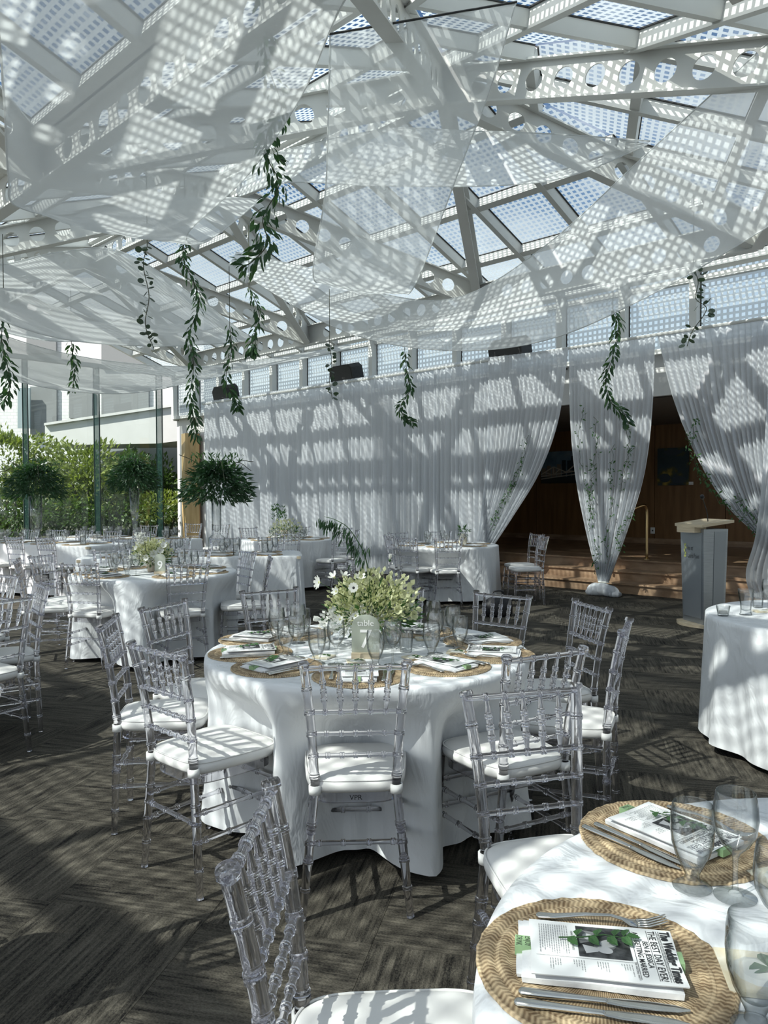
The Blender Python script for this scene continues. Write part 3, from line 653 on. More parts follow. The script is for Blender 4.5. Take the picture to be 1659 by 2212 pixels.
garland([(538,620,7.5), (560,678,7.5), (546,740,7.5), (545,765,7.5)], 'ruscus', 84, .085, 'short ruscus garland below the largest one', 7)
garland([(712,742,8.5), (716,785,8.5), (712,822,8.5), (718,862,8.5)], 'euc', 26, .058, 'small eucalyptus strand over the middle speaker', 8)
garland([(874,758,9), (880,815,9), (886,842,9), (864,880,9), (876,902,9), (894,914,9)], 'ruscus', 110, .085, 'curved ruscus garland in front of the middle of the curtain', 9)
garland([(1324,668,7.5), (1336,705,7.5), (1322,775,7.5), (1308,825,7.5), (1322,872,7.5), (1345,890,7.5), (1358,915,7.5)], 'ruscus', 140, .085, 'ruscus garland over the gathered curtain column', 10)
garland([(1498,575,6.5), (1508,610,6.5), (1503,645,6.5), (1526,668,6.5), (1496,715,6.5), (1484,748,6.5)], 'euc', 34, .056, 'eucalyptus strand near the upper right, against the clerestory', 11)

def cloud(n, fn, me_kind, ll, seed, m_=None, w=.28):        # loose leaves joined into one mesh
    r = random.Random(seed); mb = MB()
    base = [(0,0,0), (-w/2,.4,.05), (w/2,.4,.05), (0,1,-.08)] if me_kind != 'round' else [(0,0,0), (-.4,.5,.05), (.4,.5,.05), (0,1,-.02)]
    for k in range(n):
        p, d = fn(r); X = aim(p, d, ll*r.uniform(.6,1.2), r.uniform(-1.5,1.5))
        mb.add([X @ Vector(v) for v in base], [(0,2,1), (1,2,3)])
    return mb
def vine(paths, label, seed, b=BC-.07, per=26):
    r0 = random.Random(seed); P0 = atb(*paths[0][0], b)
    t = thing('curtain_vine', P0, label, 'vine'); st = MB(); lf = MB()
    for path in paths:
        P = spline([atb(*p, b) for p in path], 30)
        P = [p + U*r0.uniform(-.02,.02) + N*r0.uniform(-.02,.02) for p in P]; st.tube(P, .003, 4)
        def fn(r, P=P):
            k = r.randrange(30); p = P[k].lerp(P[k+1], r.random()); return p + Vector((r.uniform(-.05,.05), r.uniform(-.03,.0), r.uniform(-.04,.04))), Vector((r.uniform(-1,1), r.uniform(-1,.2), r.uniform(-1.2,.5)))
        c = cloud(int(per*len(path)), fn, 'leaf', .058, r0.randrange(999), w=.4); lf.add(c.v, c.f)
    o = obj('stem', st, M['stem'], t); localise(o, t)
    o = stuff(obj('foliage', lf, M['leaf_mid'], t)); localise(o, t)
vine([[(1140,940), (1128,1000), (1105,1050), (1082,1100), (1058,1150)], [(1120,1010), (1096,1065), (1060,1125)]], 'green vine trailing down the tied-back curtain edge', 21, per=16)
vine([[(1285,900), (1290,960), (1282,1010), (1275,1060), (1278,1120)], [(1258,880), (1250,960), (1262,1040), (1275,1090), (1272,1150)], [(1352,920), (1358,970), (1350,1010), (1340,1060)], [(1325,960), (1318,1040), (1322,1100), (1308,1160), (1312,1210)], [(1368,1100), (1350,1130), (1332,1160), (1345,1190)], [(1282,1160), (1290,1200), (1285,1240)]], 'green vines scattered over the gathered curtain column', 22, per=13)
vine([[(1510,905), (1496,930), (1500,980), (1515,1020), (1535,1060), (1565,1095), (1610,1130), (1645,1160)], [(1480,930), (1500,1000), (1530,1050), (1560,1080)], [(1590,1070), (1610,1100), (1640,1130)]], 'green vine following the right-hand swept curtain', 23, per=15)

# ================================================================== CHAIRS
def turned(p, q, r, bands, n=10, rb=None, taper=None, w=.0035, double=True):
    """round bar from p to q with raised bamboo bands"""
    p, q = Vector(p), Vector(q); L = (q-p).length; rb = rb or r*1.22
    st = [(0.0, 0)]
    for b in bands:
        x = b*L
        seq = [(x-2*w-.002, 0), (x-2*w, 1), (x-.6*w, 1), (x, .3), (x+.6*w, 1), (x+2*w, 1), (x+2*w+.002, 0)] if double else [(x-w-.002, 0), (x-w, 1), (x+w, 1), (x+w+.002, 0)]
        st += seq
    st.append((L, 0)); st = sorted((max(0, min(L, x)), k) for x, k in st)
    pts = [p+(q-p)*(x/L) for x, k in st]
    f = taper or (lambda t: 1.0)
    return pts, [(r*f(x/L) + (rb-r)*k) for x, k in st]
FB, SB, TB = Vector((.1886,-.2007,0)), Vector((.1406,-.1903,.458)), Vector((.1752,-.2571,.905))
def backpt(z, s=1):
    if z < .458: p = FB.lerp(SB, z/.458)
    else:
        t = (z-.458)/(.905-.458); p = SB.lerp(TB, t) + Vector((-.004,.012,0))*math.sin(math.pi*t)
    return Vector((p.x*s, p.y, p.z))
def chair_meshes(n, rich=True):
    D = {}
    zs = []; rs = []; r0 = .0158
    marks = [.10,.20,.265,.33,.50,.572,.651,.729,.815]
    for z in sorted(set([0,.004,.05,.15,.24,.30,.38,.42,.458,.48,.54,.61,.69,.77,.86,.885,.893,.8935,.905,.91])):
        zs.append((z, 0))
    for mk in marks:
        zs += [(mk-.009,0),(mk-.0075,1),(mk-.002,1),(mk,.3),(mk+.002,1),(mk+.0075,1),(mk+.009,0)]
    zs = sorted(zs); pts = []; rad = []
    for z, k in zs:
        pts.append(backpt(z)); t = 1.0 if z > .2 else .82+.18*z/.2
        r = r0*t + .0030*k
        if z >= .8935: r = .0200
        if z >= .9099: r = .0175
        rad.append(r)
    for s in (1, -1):
        D['post%d' % s] = MB().tube([Vector((p.x*s, p.y, p.z)) for p in pts], rad, n).mesh('back_post', M['crystal'], 'angle')
        pf, rf = turned((s*.188,.200,0), (s*.172,.178,.425), .0135, [.22,.52,.72], n, taper=lambda t: .85+.15*min(1, t*2))
        D['front%d' % s] = MB().tube(pf, rf, n).mesh('front_leg', M['crystal'], 'angle')
    rails = []
    for z, r in ((.893,.0088), (.729,.0084), (.651,.0078), (.572,.0078)):
        p, q = backpt(z, -1), backpt(z, 1)
        if z == .893: p.z = q.z = .888
        pts_, rd_ = turned(p, q, r, [.17,.34,.5,.66,.83], max(6, n-2), rb=r*1.42)
        rails.append(MB().tube(pts_, rd_, max(6, n-2)).mesh('back_rail', M['crystal'], 'angle'))
    D['rails'] = rails
    sp = []
    top, bot = (backpt(.888, -1), backpt(.888, 1)), (backpt(.729, -1), backpt(.729, 1))
    for f in (.17,.34,.5,.66,.83):
        a, b = top[0].lerp(top[1], f), bot[0].lerp(bot[1], f)
        pts_, rd_ = turned(a, b, .0092, [.33,.52,.71], max(6, n-2), rb=.0120, taper=lambda t: .5+.5*min(1, min(t, 1-t)*4))
        sp.append(MB().tube(pts_, rd_, max(6, n-2)).mesh('spindle', M['crystal'], 'angle'))
    D['spindles'] = sp
    st = []
    def leg(s, front, z):
        if front: return Vector((s*(.188-.016*z/.425), .200-.022*z/.425, z))
        return backpt(z, s)
    for s in (1, -1):
        for z in (.30, .20): st.append((leg(s, False, z), leg(s, True, z)))
    st.append((leg(-1, False, .265), leg(1, False, .265)))
    for z in (.33, .22): st.append((leg(-1, True, z), leg(1, True, z)))
    D['stretchers'] = []
    for a, b in st:
        pts_, rd_ = turned(a, b, .0086, [.1,.36,.64,.9], max(6, n-2), rb=.0120); D['stretchers'].append(MB().tube(pts_, rd_, max(6, n-2)).mesh('stretcher', M['crystal'], 'angle'))
    # seat frame: thin apron under the cushion
    def outline(k, grow=0.0, m=36):
        out = []
        for i in range(m):
            a = 2*math.pi*i/m; c, s = math.cos(a), math.sin(a); e = .42
            x = math.copysign(abs(c)**e, c); y = math.copysign(abs(s)**e, s)
            hw = (.178 + .018*y + grow); out.append(Vector((x*hw, y*(.192+grow)-.005, 0)))
        return out
    ol, il = outline(0, -.012), outline(0, -.026); mb = MB(); m_ = len(ol)
    vs = [p+Vector((0,0,z)) for z in (.398,.436) for p in ol] + [p+Vector((0,0,z)) for z in (.398,.436) for p in il]
    fs = []
    for i in range(m_):
        j = (i+1) % m_; fs += [(i,j,m_+j,m_+i), (2*m_+j,2*m_+i,3*m_+i,3*m_+j), (m_+i,m_+j,3*m_+j,3*m_+i), (j,i,2*m_+i,2*m_+j)]
    D['frame'] = mb.add(vs, fs).mesh('seat_frame', M['crystal'])
    prof = [(-.02,.437), (0,.440), (.008,.452), (.010,.466), (.006,.480), (-.006,.489), (-.03,.494), (-.08,.499), (-.13,.501)]
    mb = MB(); vs = []; fs = []; m_ = 36
    for g, z in prof: vs += [p+Vector((0,0,z)) for p in outline(0, g, m_)]
    for k in range(len(prof)-1):
        for i in range(m_): j = (i+1) % m_; fs.append((k*m_+i, k*m_+j, (k+1)*m_+j, (k+1)*m_+i))
    fs.append(tuple((len(prof)-1)*m_+i for i in range(m_))); fs.append(tuple(range(m_-1,-1,-1)))
    D['cushion'] = mb.add(vs, fs).mesh('cushion', M['cushion'], True)
    D['piping'] = MB().tube([p+Vector((0,0,.483)) for p in outline(0, .0055, 36)], .0032, 5, closed=True).mesh('piping', M['cushion'], True)
    for s in (1, -1):
        c = backpt(.452, s); mb = MB(); mb.lathe([(.0170,-.015), (.0225,-.015), (.0225,.015), (.0170,.015)], 12, c)
        mb.box(c+Vector((-s*.012,.028,.0)), (.006,.05,.024))
        D['strap%d' % s] = mb.mesh('strap', M['strap'], True)
    return D
CH_HI, CH_LO = chair_meshes(12), chair_meshes(7)
def chair(x, y, a, label, hi=None, group=None):
    D = CH_HI if (hi if hi is not None else math.hypot(x, y) < 5.5) else CH_LO
    t = thing('chiavari_chair', (x, y, 0.006), label, 'chair', a, group)
    for s in (1, -1):
        link('back_post', D['post%d' % s], t); link('front_leg', D['front%d' % s], t)
        link('strap', D['strap%d' % s], t)
    for k in ('rails', 'spindles', 'stretchers'):
        for me in D[k]: link(me.name.split('.')[0], me, t)
    link('seat_frame', D['frame'], t)
    c = link('cushion', D['cushion'], t); link('piping', D['piping'], c)
    return t
def text_mesh(body, size, align='CENTER', bold=0.0, xs=1.0):
    cu = bpy.data.curves.new('t', 'FONT'); cu.body = body; cu.size = size; cu.align_x = align; cu.align_y = 'CENTER'; cu.offset = bold; cu.resolution_u = 2
    o = bpy.data.objects.new('t', cu); col.objects.link(o); dg = bpy.context.evaluated_depsgraph_get(); dg.update()
    me = bpy.data.meshes.new_from_object(o.evaluated_get(dg)); bpy.data.objects.remove(o); bpy.data.curves.remove(cu)
    if xs != 1.0:
        for v in me.vertices: v.co.x *= xs
    return me
GC = 'clear crystal chairs'
CHAIRS7 = [(-.11,2.82,.042,'clear crystal chair nearest the camera at table seven, seen from behind'),
 (-.684,3.023,-.729,'clear crystal chair with slatted sunlight on its cushion, front left of table seven'),
 (-1.01,3.504,-1.427,'clear crystal chair side-on at the left of table seven'),
 (-.924,3.902,-1.962,'clear crystal chair at the left rear of table seven'),
 (-.556,4.359,-2.586,'clear crystal chair behind the glasses at the rear left of table seven'),
 (.065,4.33,3.2,'clear crystal chair hidden behind the table seven flowers'),
 (.512,4.153,2.457,'clear crystal chair at the rear right of table seven'),
 (.823,3.872,1.808,'clear crystal chair turned three-quarters at the right rear of table seven'),
 (.81,3.39,1.179,'clear crystal chair seen edge-on with sunlit cushion, right of table seven'),
 (.462,2.954,.482,'clear crystal chair at the front right of table seven')]
for i, (x, y, a, lb) in enumerate(CHAIRS7):
    c = chair(x, y, a, lb, True)
    if i == 0:
        me = text_mesh('VPR', .026); me.materials.append(M['ink']); me.name = 'initials'
        link('initials', me, c, Matrix.Translation((0,-.1845,.417)) @ Matrix.Rotation(R(90), 4, 'X'))
chair(.022, 1.315, -1.612, 'nearest crystal chair at the bottom, seen side-on beside the foreground table', True)
chair(.468, 1.974, -2.883, 'crystal chair on the far side of the foreground table, its back towards table seven', True)
chair(-2.426, 4.773, 2.191, 'crystal chair nearest the aisle at the left edge table', True)
chair(-2.321, 4.308, 1.05, 'crystal chair seen from behind at the left edge table', True)
chair(-2.93, 5.35, 2.6, 'crystal chair at the rear of the left edge table', True)
chair(-1.42, 2.10, 1.57, 'crystal chair cut by the left edge, only its post showing', True)
T9 = [(-2.484,6.613,-.279,'crystal chair at the front left of table nine'), (-1.77,6.575,.544,'crystal chair at the front right of table nine'),
 (-3.061,7.30,-1.75,'crystal chair at the left of table nine'), (-3.03,6.86,-1.2,'crystal chair nearly edge-on at the front far left of table nine'),
 (-2.754,7.762,-2.70,'crystal chair behind table nine, left of its flowers'), (-2.063,7.85,2.98,'crystal chair behind table nine, right of its flowers'),
 (-1.594,7.589,2.186,'crystal chair at the rear right of table nine'), (-1.299,6.961,1.75,'crystal chair with sunlit cushion at the right of table nine')]
for x, y, a, lb in T9: chair(x, y, a, lb)
T8 = [(.30,10.55,-1.25,'crystal chair edge-on at the left of the round table by the curtain'), (.461,10.186,-.75,'crystal chair at the front left of the round table by the curtain'), (.80,10.0,.10,'crystal chair at the front of the round table by the curtain'),
 (.36,11.15,-2.5,'crystal chair at the rear left of the round table by the curtain'), (.85,11.45,3.14,'crystal chair behind the round table by the curtain'),
 (1.93,10.728,1.9,'rear one of two crystal chairs beside the marble steps'), (1.90,10.25,1.7,'front one of two crystal chairs beside the marble steps')]
for x, y, a, lb in T8: chair(x, y, a, lb)

# ================================================================== TABLES
def ring_noise(seed):
    r = random.Random(seed); return [(k, r.uniform(.4,1)/(1+.12*k), r.uniform(0,6.28)) for k in (5,7,9,12,15,19,24)]
def round_cloth(cx, cy, rad, label, seed, chairs=(), z=.765, hem=.045, n=180, group='white round tablecloths'):
    cs = []
    for (x, y) in chairs:
        d = math.hypot(x-cx, y-cy); ang = math.atan2(y-cy, x-cx); ind = rad-(d-.240)
        if ind > 0: cs.append((ang, min(ind, .34 if rad < .745 else .25)))
    nz = ring_noise(seed); rr = random.Random(seed+5)
    prof = [(0,1.0),(0,1.0)]
    mb = MB(); vs = []; fs = []
    rings = [(.0,'t'), (.35,'t'), (.7,'t'), (.93,'t'), (.985,'t')]
    NV = 16
    def f(th): return sum(a*math.sin(k*th+p) for k, a, p in nz)/2.2
    def ind(th):
        m = 0
        for ang, i in cs:
            dth = (th-ang+math.pi) % (2*math.pi)-math.pi; m = max(m, i*math.exp(-abs(dth*rad/.25)**3))
        return m
    for q, _ in rings:
        for k in range(n):
            th = 2*math.pi*k/n; vs.append((cx+rad*q*math.cos(th), cy+rad*q*math.sin(th), z))
    drops = [0.006,.03,.07,.12,.18,.25,.32,.39,.46,.53,.60,.66,.70,z-hem]
    for d in drops:
        t = d/(z-hem)
        for k in range(n):
            th = 2*math.pi*k/n; fo = f(th)
            r = rad + .004*(1 if d > .01 else 0) + t*.022 + .105*(t**1.1)*fo
            s = max(0.0, min(1.0, (d-.03)/.20)); s = s*s*(3-2*s)
            r -= ind(th)*s
            if d < .01: r = rad+.003
            zz = z-d + (0.012*math.sin(4*th+seed)+.014*fo)*(t**2)
            vs.append((cx+r*math.cos(th), cy+r*math.sin(th), max(.01, zz)))
    m = len(rings)+len(drops)
    for i in range(m-1):
        for k in range(n): j = (k+1) % n; fs.append((i*n+k, i*n+j, (i+1)*n+j, (i+1)*n+k))
    mb.add(vs, fs)
    o = obj('tablecloth', mb, M['cloth'], None, True); tag(o, label, 'tablecloth', group)
    t = thing('round_table', (cx, cy, 0.006), 'round wooden table under the ' + label, 'table', group='round tables under cloths')
    obj('tabletop', MB().lathe([(0,.72),(rad-.02,.72),(rad-.02,.755),(0,.755)], 32), M['wood_pale'], t)
    obj('pedestal', MB().lathe([(.22,0),(.22,.02),(.04,.06),(.04,.70),(.20,.72)], 16, cap=True), M['black'], t)
    return o
T7C = (-.078, 3.52); T7R = .735
round_cloth(*T7C, T7R, 'white round cloth of table seven, the middle table', 3, [(c[0], c[1]) for c in CHAIRS7])
TFC = (.925, .985); TFR = .80
round_cloth(*TFC, TFR, 'white round cloth of the foreground table at the lower right', 5, [(.022,1.315), (.468,1.974)])
TRC = (2.66, 4.34); TRR = .76
round_cloth(*TRC, TRR, 'white round cloth of the table at the right edge', 8)
T9C = (-2.15, 7.13); T9R = .75
round_cloth(*T9C, T9R, 'white round cloth of table nine, behind on the left', 9, [(c[0], c[1]) for c in T9])
T8C = (.86, 10.78); T8R = .75
round_cloth(*T8C, T8R, 'white round cloth of the table by the curtain opening', 12, [(c[0], c[1]) for c in T8[:5]], n=120)
TUC = (-3.10, 4.45)
round_cloth(*TUC, .75, 'white round cloth of the table beyond the left edge', 15, [(-2.43,4.77), (-2.32,4.31), (-2.93,5.35)], n=120)
TBC = (-1.55, 12.35)
round_cloth(*TBC, .75, 'white round cloth of the far white-flower table', 18, n=120)
def long_cloth(p, q, wd, label, seed, z=.765):
    p, q = Vector((p[0], p[1], 0)), Vector((q[0], q[1], 0)); d = (q-p).normalized(); L = (q-p).length; s = Vector((-d.y, d.x, 0)); c = (p+q)/2
    nz = ring_noise(seed); n = 200; mb = MB(); vs = []; fs = []
    per = []
    for k in range(n):
        t = k/n*2*math.pi; e = .18; cx_, sy_ = math.cos(t), math.sin(t)
        per.append(d*(math.copysign(abs(cx_)**e, cx_)*L/2) + s*(math.copysign(abs(sy_)**e, sy_)*wd/2))
    for q_ in (.0, .97, .992):
        vs += [c+x*q_+Vector((0,0,z)) for x in per]
    drops = [.01,.04,.1,.2,.35,.5,.62,.72]
    for dd in drops:
        t = dd/.72
        for k in range(n):
            th = 2*math.pi*k/n; o_ = sum(a*math.sin(2*kk*th+ph) for kk, a, ph in nz)/2.2; x = per[k]; nn = x.normalized()
            vs.append(c+x+nn*(.004+t*(.03+.05*o_))+Vector((0,0,z-dd)))
    m = 3+len(drops)
    for i in range(m-1):
        for k in range(n): j = (k+1) % n; fs.append((i*n+k, i*n+j, (i+1)*n+j, (i+1)*n+k))
    mb.add(vs, fs); o = obj('tablecloth', mb, M['cloth'], None, True); tag(o, label, 'tablecloth')
    t = thing('long_table', (c.x, c.y, .006), label.replace('cloth of', 'table under the cloth of'), 'table', math.atan2(d.y, d.x))
    obj('tabletop', MB().box((0,0,.735), (L-.05, wd-.05, .03)), M['wood_pale'], t)
    for sx_ in (-1, 1): obj('trestle', MB().box((sx_*(L/2-.3),0,.36), (.04, wd-.2, .72)), M['black'], t)
long_cloth((-1.02,9.35), (-3.55,8.95), .85, 'white cloth of the long head table behind table nine', 21)
long_cloth((-3.95,11.05), (-7.2,12.6), .85, 'white cloth of the long head table at the far left', 24)
long_cloth((-3.15,12.3), (-5.6,13.5), .80, 'white cloth of the far long table with the middle tall vase', 27)
n1 = [(83,112,1160), (133,163,1162.5), (169,202,1165), (36,68,1168), (2,26,1156)]
ords = ['second', 'third', 'fourth', 'first, lowest', 'hindmost']
LD = Vector((-7.2+3.95, 12.6-11.05, 0)).normalized(); LS = Vector((LD.y, -LD.x, 0)); LS = LS if LS.y < 0 else -LS
for i in range(5):
    p = Vector((-3.95, 11.05, 0)) + LD*(.35+.62*i) + LS*.62
    chair(p.x, p.y, math.atan2(LS.x, -LS.y), 'crystal chair on the near side of the far left table, %s from its right end' % ['first','second','third','fourth','fifth'][i], False)
    p = Vector((-3.95, 11.05, 0)) + LD*(.3+.62*i) - LS*.68
    chair(p.x, p.y, math.atan2(-LS.x, LS.y), 'crystal chair on the window side of the far left table, %s from its right end' % ['first','second','third','fourth','fifth'][i], False)
LD2 = Vector((-3.55+1.02, 8.95-9.35, 0)).normalized(); LS2 = Vector((LD2.y, -LD2.x, 0)); LS2 = LS2 if LS2.y < 0 else -LS2
for i in range(4):
    p = Vector((-1.02, 9.35, 0)) + LD2*(.35+.62*i) - LS2*.70
    chair(p.x, p.y, math.atan2(-LS2.x, LS2.y), 'crystal chair behind the long table near table nine, %s from its right end' % ['first','second','third','fourth'][i], False)
for i, (x, y, a) in enumerate([(-3.9,15.1,2.9), (-3.2,14.4,2.9), (-4.55,14.3,2.9), (-2.2,13.1,-2.4), (-1.5,13.3,3.14), (-.85,12.9,2.4), (-.68,12.2,1.5), (-.80,11.62,.75), (-1.45,11.55,.1)]):
    chair(x, y, a, 'crystal chair ' + ['in front of the timber column', 'right of the timber column by the curtain', 'left of the timber column by the glass wall', 'at the rear left of the far white-flower table', 'behind the far white-flower table', 'at the rear right of the far white-flower table', 'at the right of the far white-flower table', 'at the front right of the far white-flower table', 'at the front of the far white-flower table'][i], False)

# ================================================================== PLACE SETTINGS
ZTOP = .766
# shared meshes
def mat_mesh():
    mb = MB(); n = 72; rings = []
    prof = [(0,.004)]
    for r0 in (.02,.06,.10): prof += [(r0,.0045), (r0+.004,.0052), (r0+.034,.0050)]
    for r0 in (.138,.161): prof += [(r0,.0042), (r0+.005,.0068), (r0+.016,.0070), (r0+.0215,.0044)]
    prof += [(.184,.0058), (.188,.0045), (.189,.003), (.189,0)]
    vs = []; fs = []
    for ri, (r, z) in enumerate(prof):
        for k in range(n):
            a = 2*math.pi*k/n; w = 1+.004*math.sin(23*a+ri)+.004*math.sin(41*a) if r > .17 else 1
            vs.append((r*w*math.cos(a), r*w*math.sin(a), z+.0008*math.sin(a*36+ri*1.57)))
    for i in range(len(prof)-1):
        for k in range(n): fs.append((i*n+k, i*n+(k+1) % n, (i+1)*n+(k+1) % n, (i+1)*n+k))
    return mb.add(vs, fs).mesh('placemat', M['jute'], True)
ME_MAT = mat_mesh()
def soft_sheet(w, h, t, seed, curl=.0, nx=14, ny=18, puff=.0):
    r = random.Random(seed); ph = [r.uniform(0,6.28) for _ in range(4)]
    mb = MB()
    def top(u, v):
        x, y = (u-.5)*w, (v-.5)*h; e = min(u, 1-u, v, 1-v)*8; e = min(1, e)
        return Vector((x*(1+.012*math.sin(9*v+ph[0])), y*(1+.008*math.sin(7*u+ph[1])), t*(.55+.45*e)+puff*math.sin(5*u+ph[2])*math.sin(4*v+ph[3])+curl*(u-.5)**2*4))
    mb.grid(top, nx, ny); m = len(mb.v)
    # skirt down to the support
    idx = [i*(ny+1) for i in range(nx+1)] + [nx*(ny+1)+j for j in range(1, ny+1)] + [i*(ny+1)+ny for i in range(nx-1, -1, -1)] + [j for j in range(ny-1, 0, -1)]
    low = [(mb.v[i][0]*.99, mb.v[i][1]*.99, 0) for i in idx]; o = len(mb.v); mb.v += low
    for k in range(len(idx)): j = (k+1) % len(idx); mb.f.append((idx[k], o+k, o+j, idx[j]))
    return mb
ME_NAP = []
for sd in (1, 2, 3):
    mb = soft_sheet(.150, .225, .016, sd, puff=.0015); l2 = soft_sheet(.143, .228, .009, sd+9)
    mb.add([(v[0]-.007, v[1]-.006, v[2]) for v in l2.v], l2.f)
    ME_NAP.append(mb.mesh('napkin', M['napkin'], 'angle'))
ME_BAND = MB().box((0,0,.0100), (.158,.030,.0142)).mesh('band', M['greenlabel'])
PW, PH = .140, .216
ME_PAPER = soft_sheet(PW, PH, .0022, 4, curl=.0008).mesh('program', M['paper'], 'angle')
# picture: dark photograph with pale figures
def pic_mat():
    m = mat('halftone wedding photograph', (.05,.05,.055), .6); n, l = nodes(m); b = n['Principled BSDF']
    tc = n.new('ShaderNodeTexCoord'); no = n.new('ShaderNodeTexNoise'); no.inputs['Scale'].default_value = 60; no.inputs['Detail'].default_value = 6
    cr = n.new('ShaderNodeValToRGB'); e = cr.color_ramp.elements; e[0].position = .40; e[0].color = (.012,.013,.014,1); e[1].position = .72; e[1].color = (.10,.105,.11,1)
    l.new(tc.outputs['Object'], no.inputs['Vector']); l.new(no.outputs['Fac'], cr.inputs[0]); l.new(cr.outputs[0], b.inputs['Base Color']); return m
M['pic'] = pic_mat(); M['pic_mid'] = mat('halftone mid grey', (.16,.165,.17), .6); M['pic_pale'] = mat('halftone pale grey', (.48,.49,.50), .6)
ZP = .0030
def flat(polys, z):
    mb = MB()
    for p in polys: mb.add([(x, y, z) for x, y in p], [tuple(range(len(p)))])
    return mb
def ell(cx, cy, rx, ry, rot=0, n=16):
    return [(cx+rx*math.cos(2*math.pi*k/n)*math.cos(rot)-ry*math.sin(2*math.pi*k/n)*math.sin(rot), cy+rx*math.cos(2*math.pi*k/n)*math.sin(rot)+ry*math.sin(2*math.pi*k/n)*math.cos(rot)) for k in range(n)]
px0, px1, py0, py1 = -.060, .020, -.037, .040       # picture box on the page, x right, y up the page
ME_PIC = flat([[(px0,py0),(px1,py0),(px1,py1),(px0,py1)]], ZP).mesh('picture', M['pic'])
ME_PIC_MID = flat([[(px0+.004,py1-.001),(px0+.03,py1-.001),(px0+.010,py1-.018),(px0+.002,py1-.02)], ell(-.012,.004,.013,.018,.5), [(-.050,-.034),(-.012,-.034),(-.022,-.012),(-.046,-.010)]], ZP+.0002).mesh('picture_tone', M['pic_mid'])
ME_PIC_PALE = flat([ell(-.018,.010,.010,.014,.4), ell(.000,.002,.009,.012,-.3), [(-.010,-.030),(.012,-.026),(.006,-.008),(-.004,-.006)], ell(-.030,-.018,.012,.008,.8)], ZP+.0004).mesh('picture_light', M['pic_pale'])
# print
def lines_mesh():
    r = random.Random(8); ps = []
    def para(x0, x1, y, n, dy, h=.0011, ragged=.25):
        for k in range(n):
            e = x1-(x1-x0)*r.uniform(0, ragged)*(1 if k < n-1 else 2); x = x0
            while x < e:
                wl = r.uniform(.003,.008); ps.append([(x, y-k*dy), (min(x+wl, e), y-k*dy), (min(x+wl, e), y-k*dy+h), (x, y-k*dy+h)]); x += wl+.0015
    para(-.058, .020, -.052, 13, .0035)
    for c in range(4): para(.030, .058, .036-c*.034, 5, .0036, ragged=.5)
    para(-.058, .058, .0865, 1, .003, .0009)
    return flat(ps, ZP).mesh('body_text', M['greyink'])
ME_BODY = lines_mesh()
ME_RULE = flat([[(-.063,y),(.063,y),(.063,y+.0007),(-.063,y+.0007)] for y in (.0885,.0850,.0702,.0452)] + [[(.0245,-.100),(.0250,-.100),(.0250,.044),(.0245,.044)]], ZP).mesh('rule', M['ink'])
def head():
    out = []
    for txt, size, y, b_, xs_ in (('The Wedding Times', .0200, .0970, .0007, .84), ('THE BEST DAY EVER!', .0150, .0770, .0001, .90), ('BEN & JESSICA', .0118, .0640, .0001, .90), ('ARE GETTING MARRIED', .0118, .0525, .0001, .90)):
        me = text_mesh(txt, size, 'CENTER', b_, xs_); w = max(v.co.x for v in me.vertices)-min(v.co.x for v in me.vertices)
        for v in me.vertices: v.co.y += y; v.co.z = ZP+.0001; v.co.x *= min(1, .128/w)
        me.materials.clear(); me.materials.append(M['ink']); me.name = 'headline'; out.append(me)
    for txt, x, y, s in (('DEAR FAMILY & FRIENDS', -.019, -.0445, .0046), ('THE WEDDING PARTY', .044, .0425, .0042)):
        me = text_mesh(txt, s)
        for v in me.vertices: v.co.x += x; v.co.y += y; v.co.z = ZP+.0001
        me.materials.clear(); me.materials.append(M['ink']); me.name = 'headline'; out.append(me)
    return out
ME_HEAD = head()
def band_text():
    me = text_mesh('ENJOY\nDRINK', .0085)
    for v in me.vertices: v.co.z = 0
    me.materials.clear(); me.materials.append(M['ink']); me.name = 'band_text'; return me
def lathe_path_bar(sections, n=10):    # sections: (y, halfwidth, z, thickness)
    mb = MB(); vs = []; fs = []
    for y, hw, z, t in sections:
        for k in range(n):
            a = 2*math.pi*k/n; vs.append((hw*math.cos(a), y, z+t*math.sin(a)))
    for i in range(len(sections)-1):
        for k in range(n): fs.append((i*n+k, (i+1)*n+k, (i+1)*n+(k+1) % n, i*n+(k+1) % n))
    fs += [tuple(range(n)), tuple((len(sections)-1)*n+k for k in range(n-1,-1,-1))]
    return mb.add(vs, fs)
ME_KNIFE_H = lathe_path_bar([(-.112,.004,.0045,.003), (-.108,.0078,.005,.0045), (-.085,.0080,.005,.0042), (-.03,.0056,.005,.0036), (.005,.0048,.005,.0034), (.010,.0056,.005,.0030)]).mesh('handle', M['cutlery'], True)
ME_KNIFE_B = lathe_path_bar([(.008,.0058,.005,.0022), (.03,.0088,.005,.0012), (.07,.0094,.005,.0010), (.10,.0075,.005,.0008), (.118,.002,.005,.0006)], 8).mesh('blade', M['cutlery'], 'angle')
ME_FORK_H = lathe_path_bar([(-.100,.003,.004,.002), (-.096,.0088,.004,.0028), (-.07,.0080,.005,.0026), (-.02,.0042,.012,.0026), (.02,.0034,.014,.0026), (.038,.0045,.010,.0024), (.050,.0115,.005,.0020), (.066,.0125,.004,.0016)]).mesh('handle', M['cutlery'], True)
fk = MB()
for k in range(4):
    x = -.0102+.0068*k; fk.tube([(x,.062,.004), (x,.080,.006), (x*1.02,.098,.013), (x*1.02,.108,.018)], [.0024,.0022,.0017,.0008], 6)
ME_FORK_T = fk.mesh('tines', M['cutlery'], True)
LEAF['sprig'] = leaf_mesh('leaf', M['leaf_mid'], w=.62, fold=.10, droop=.05)
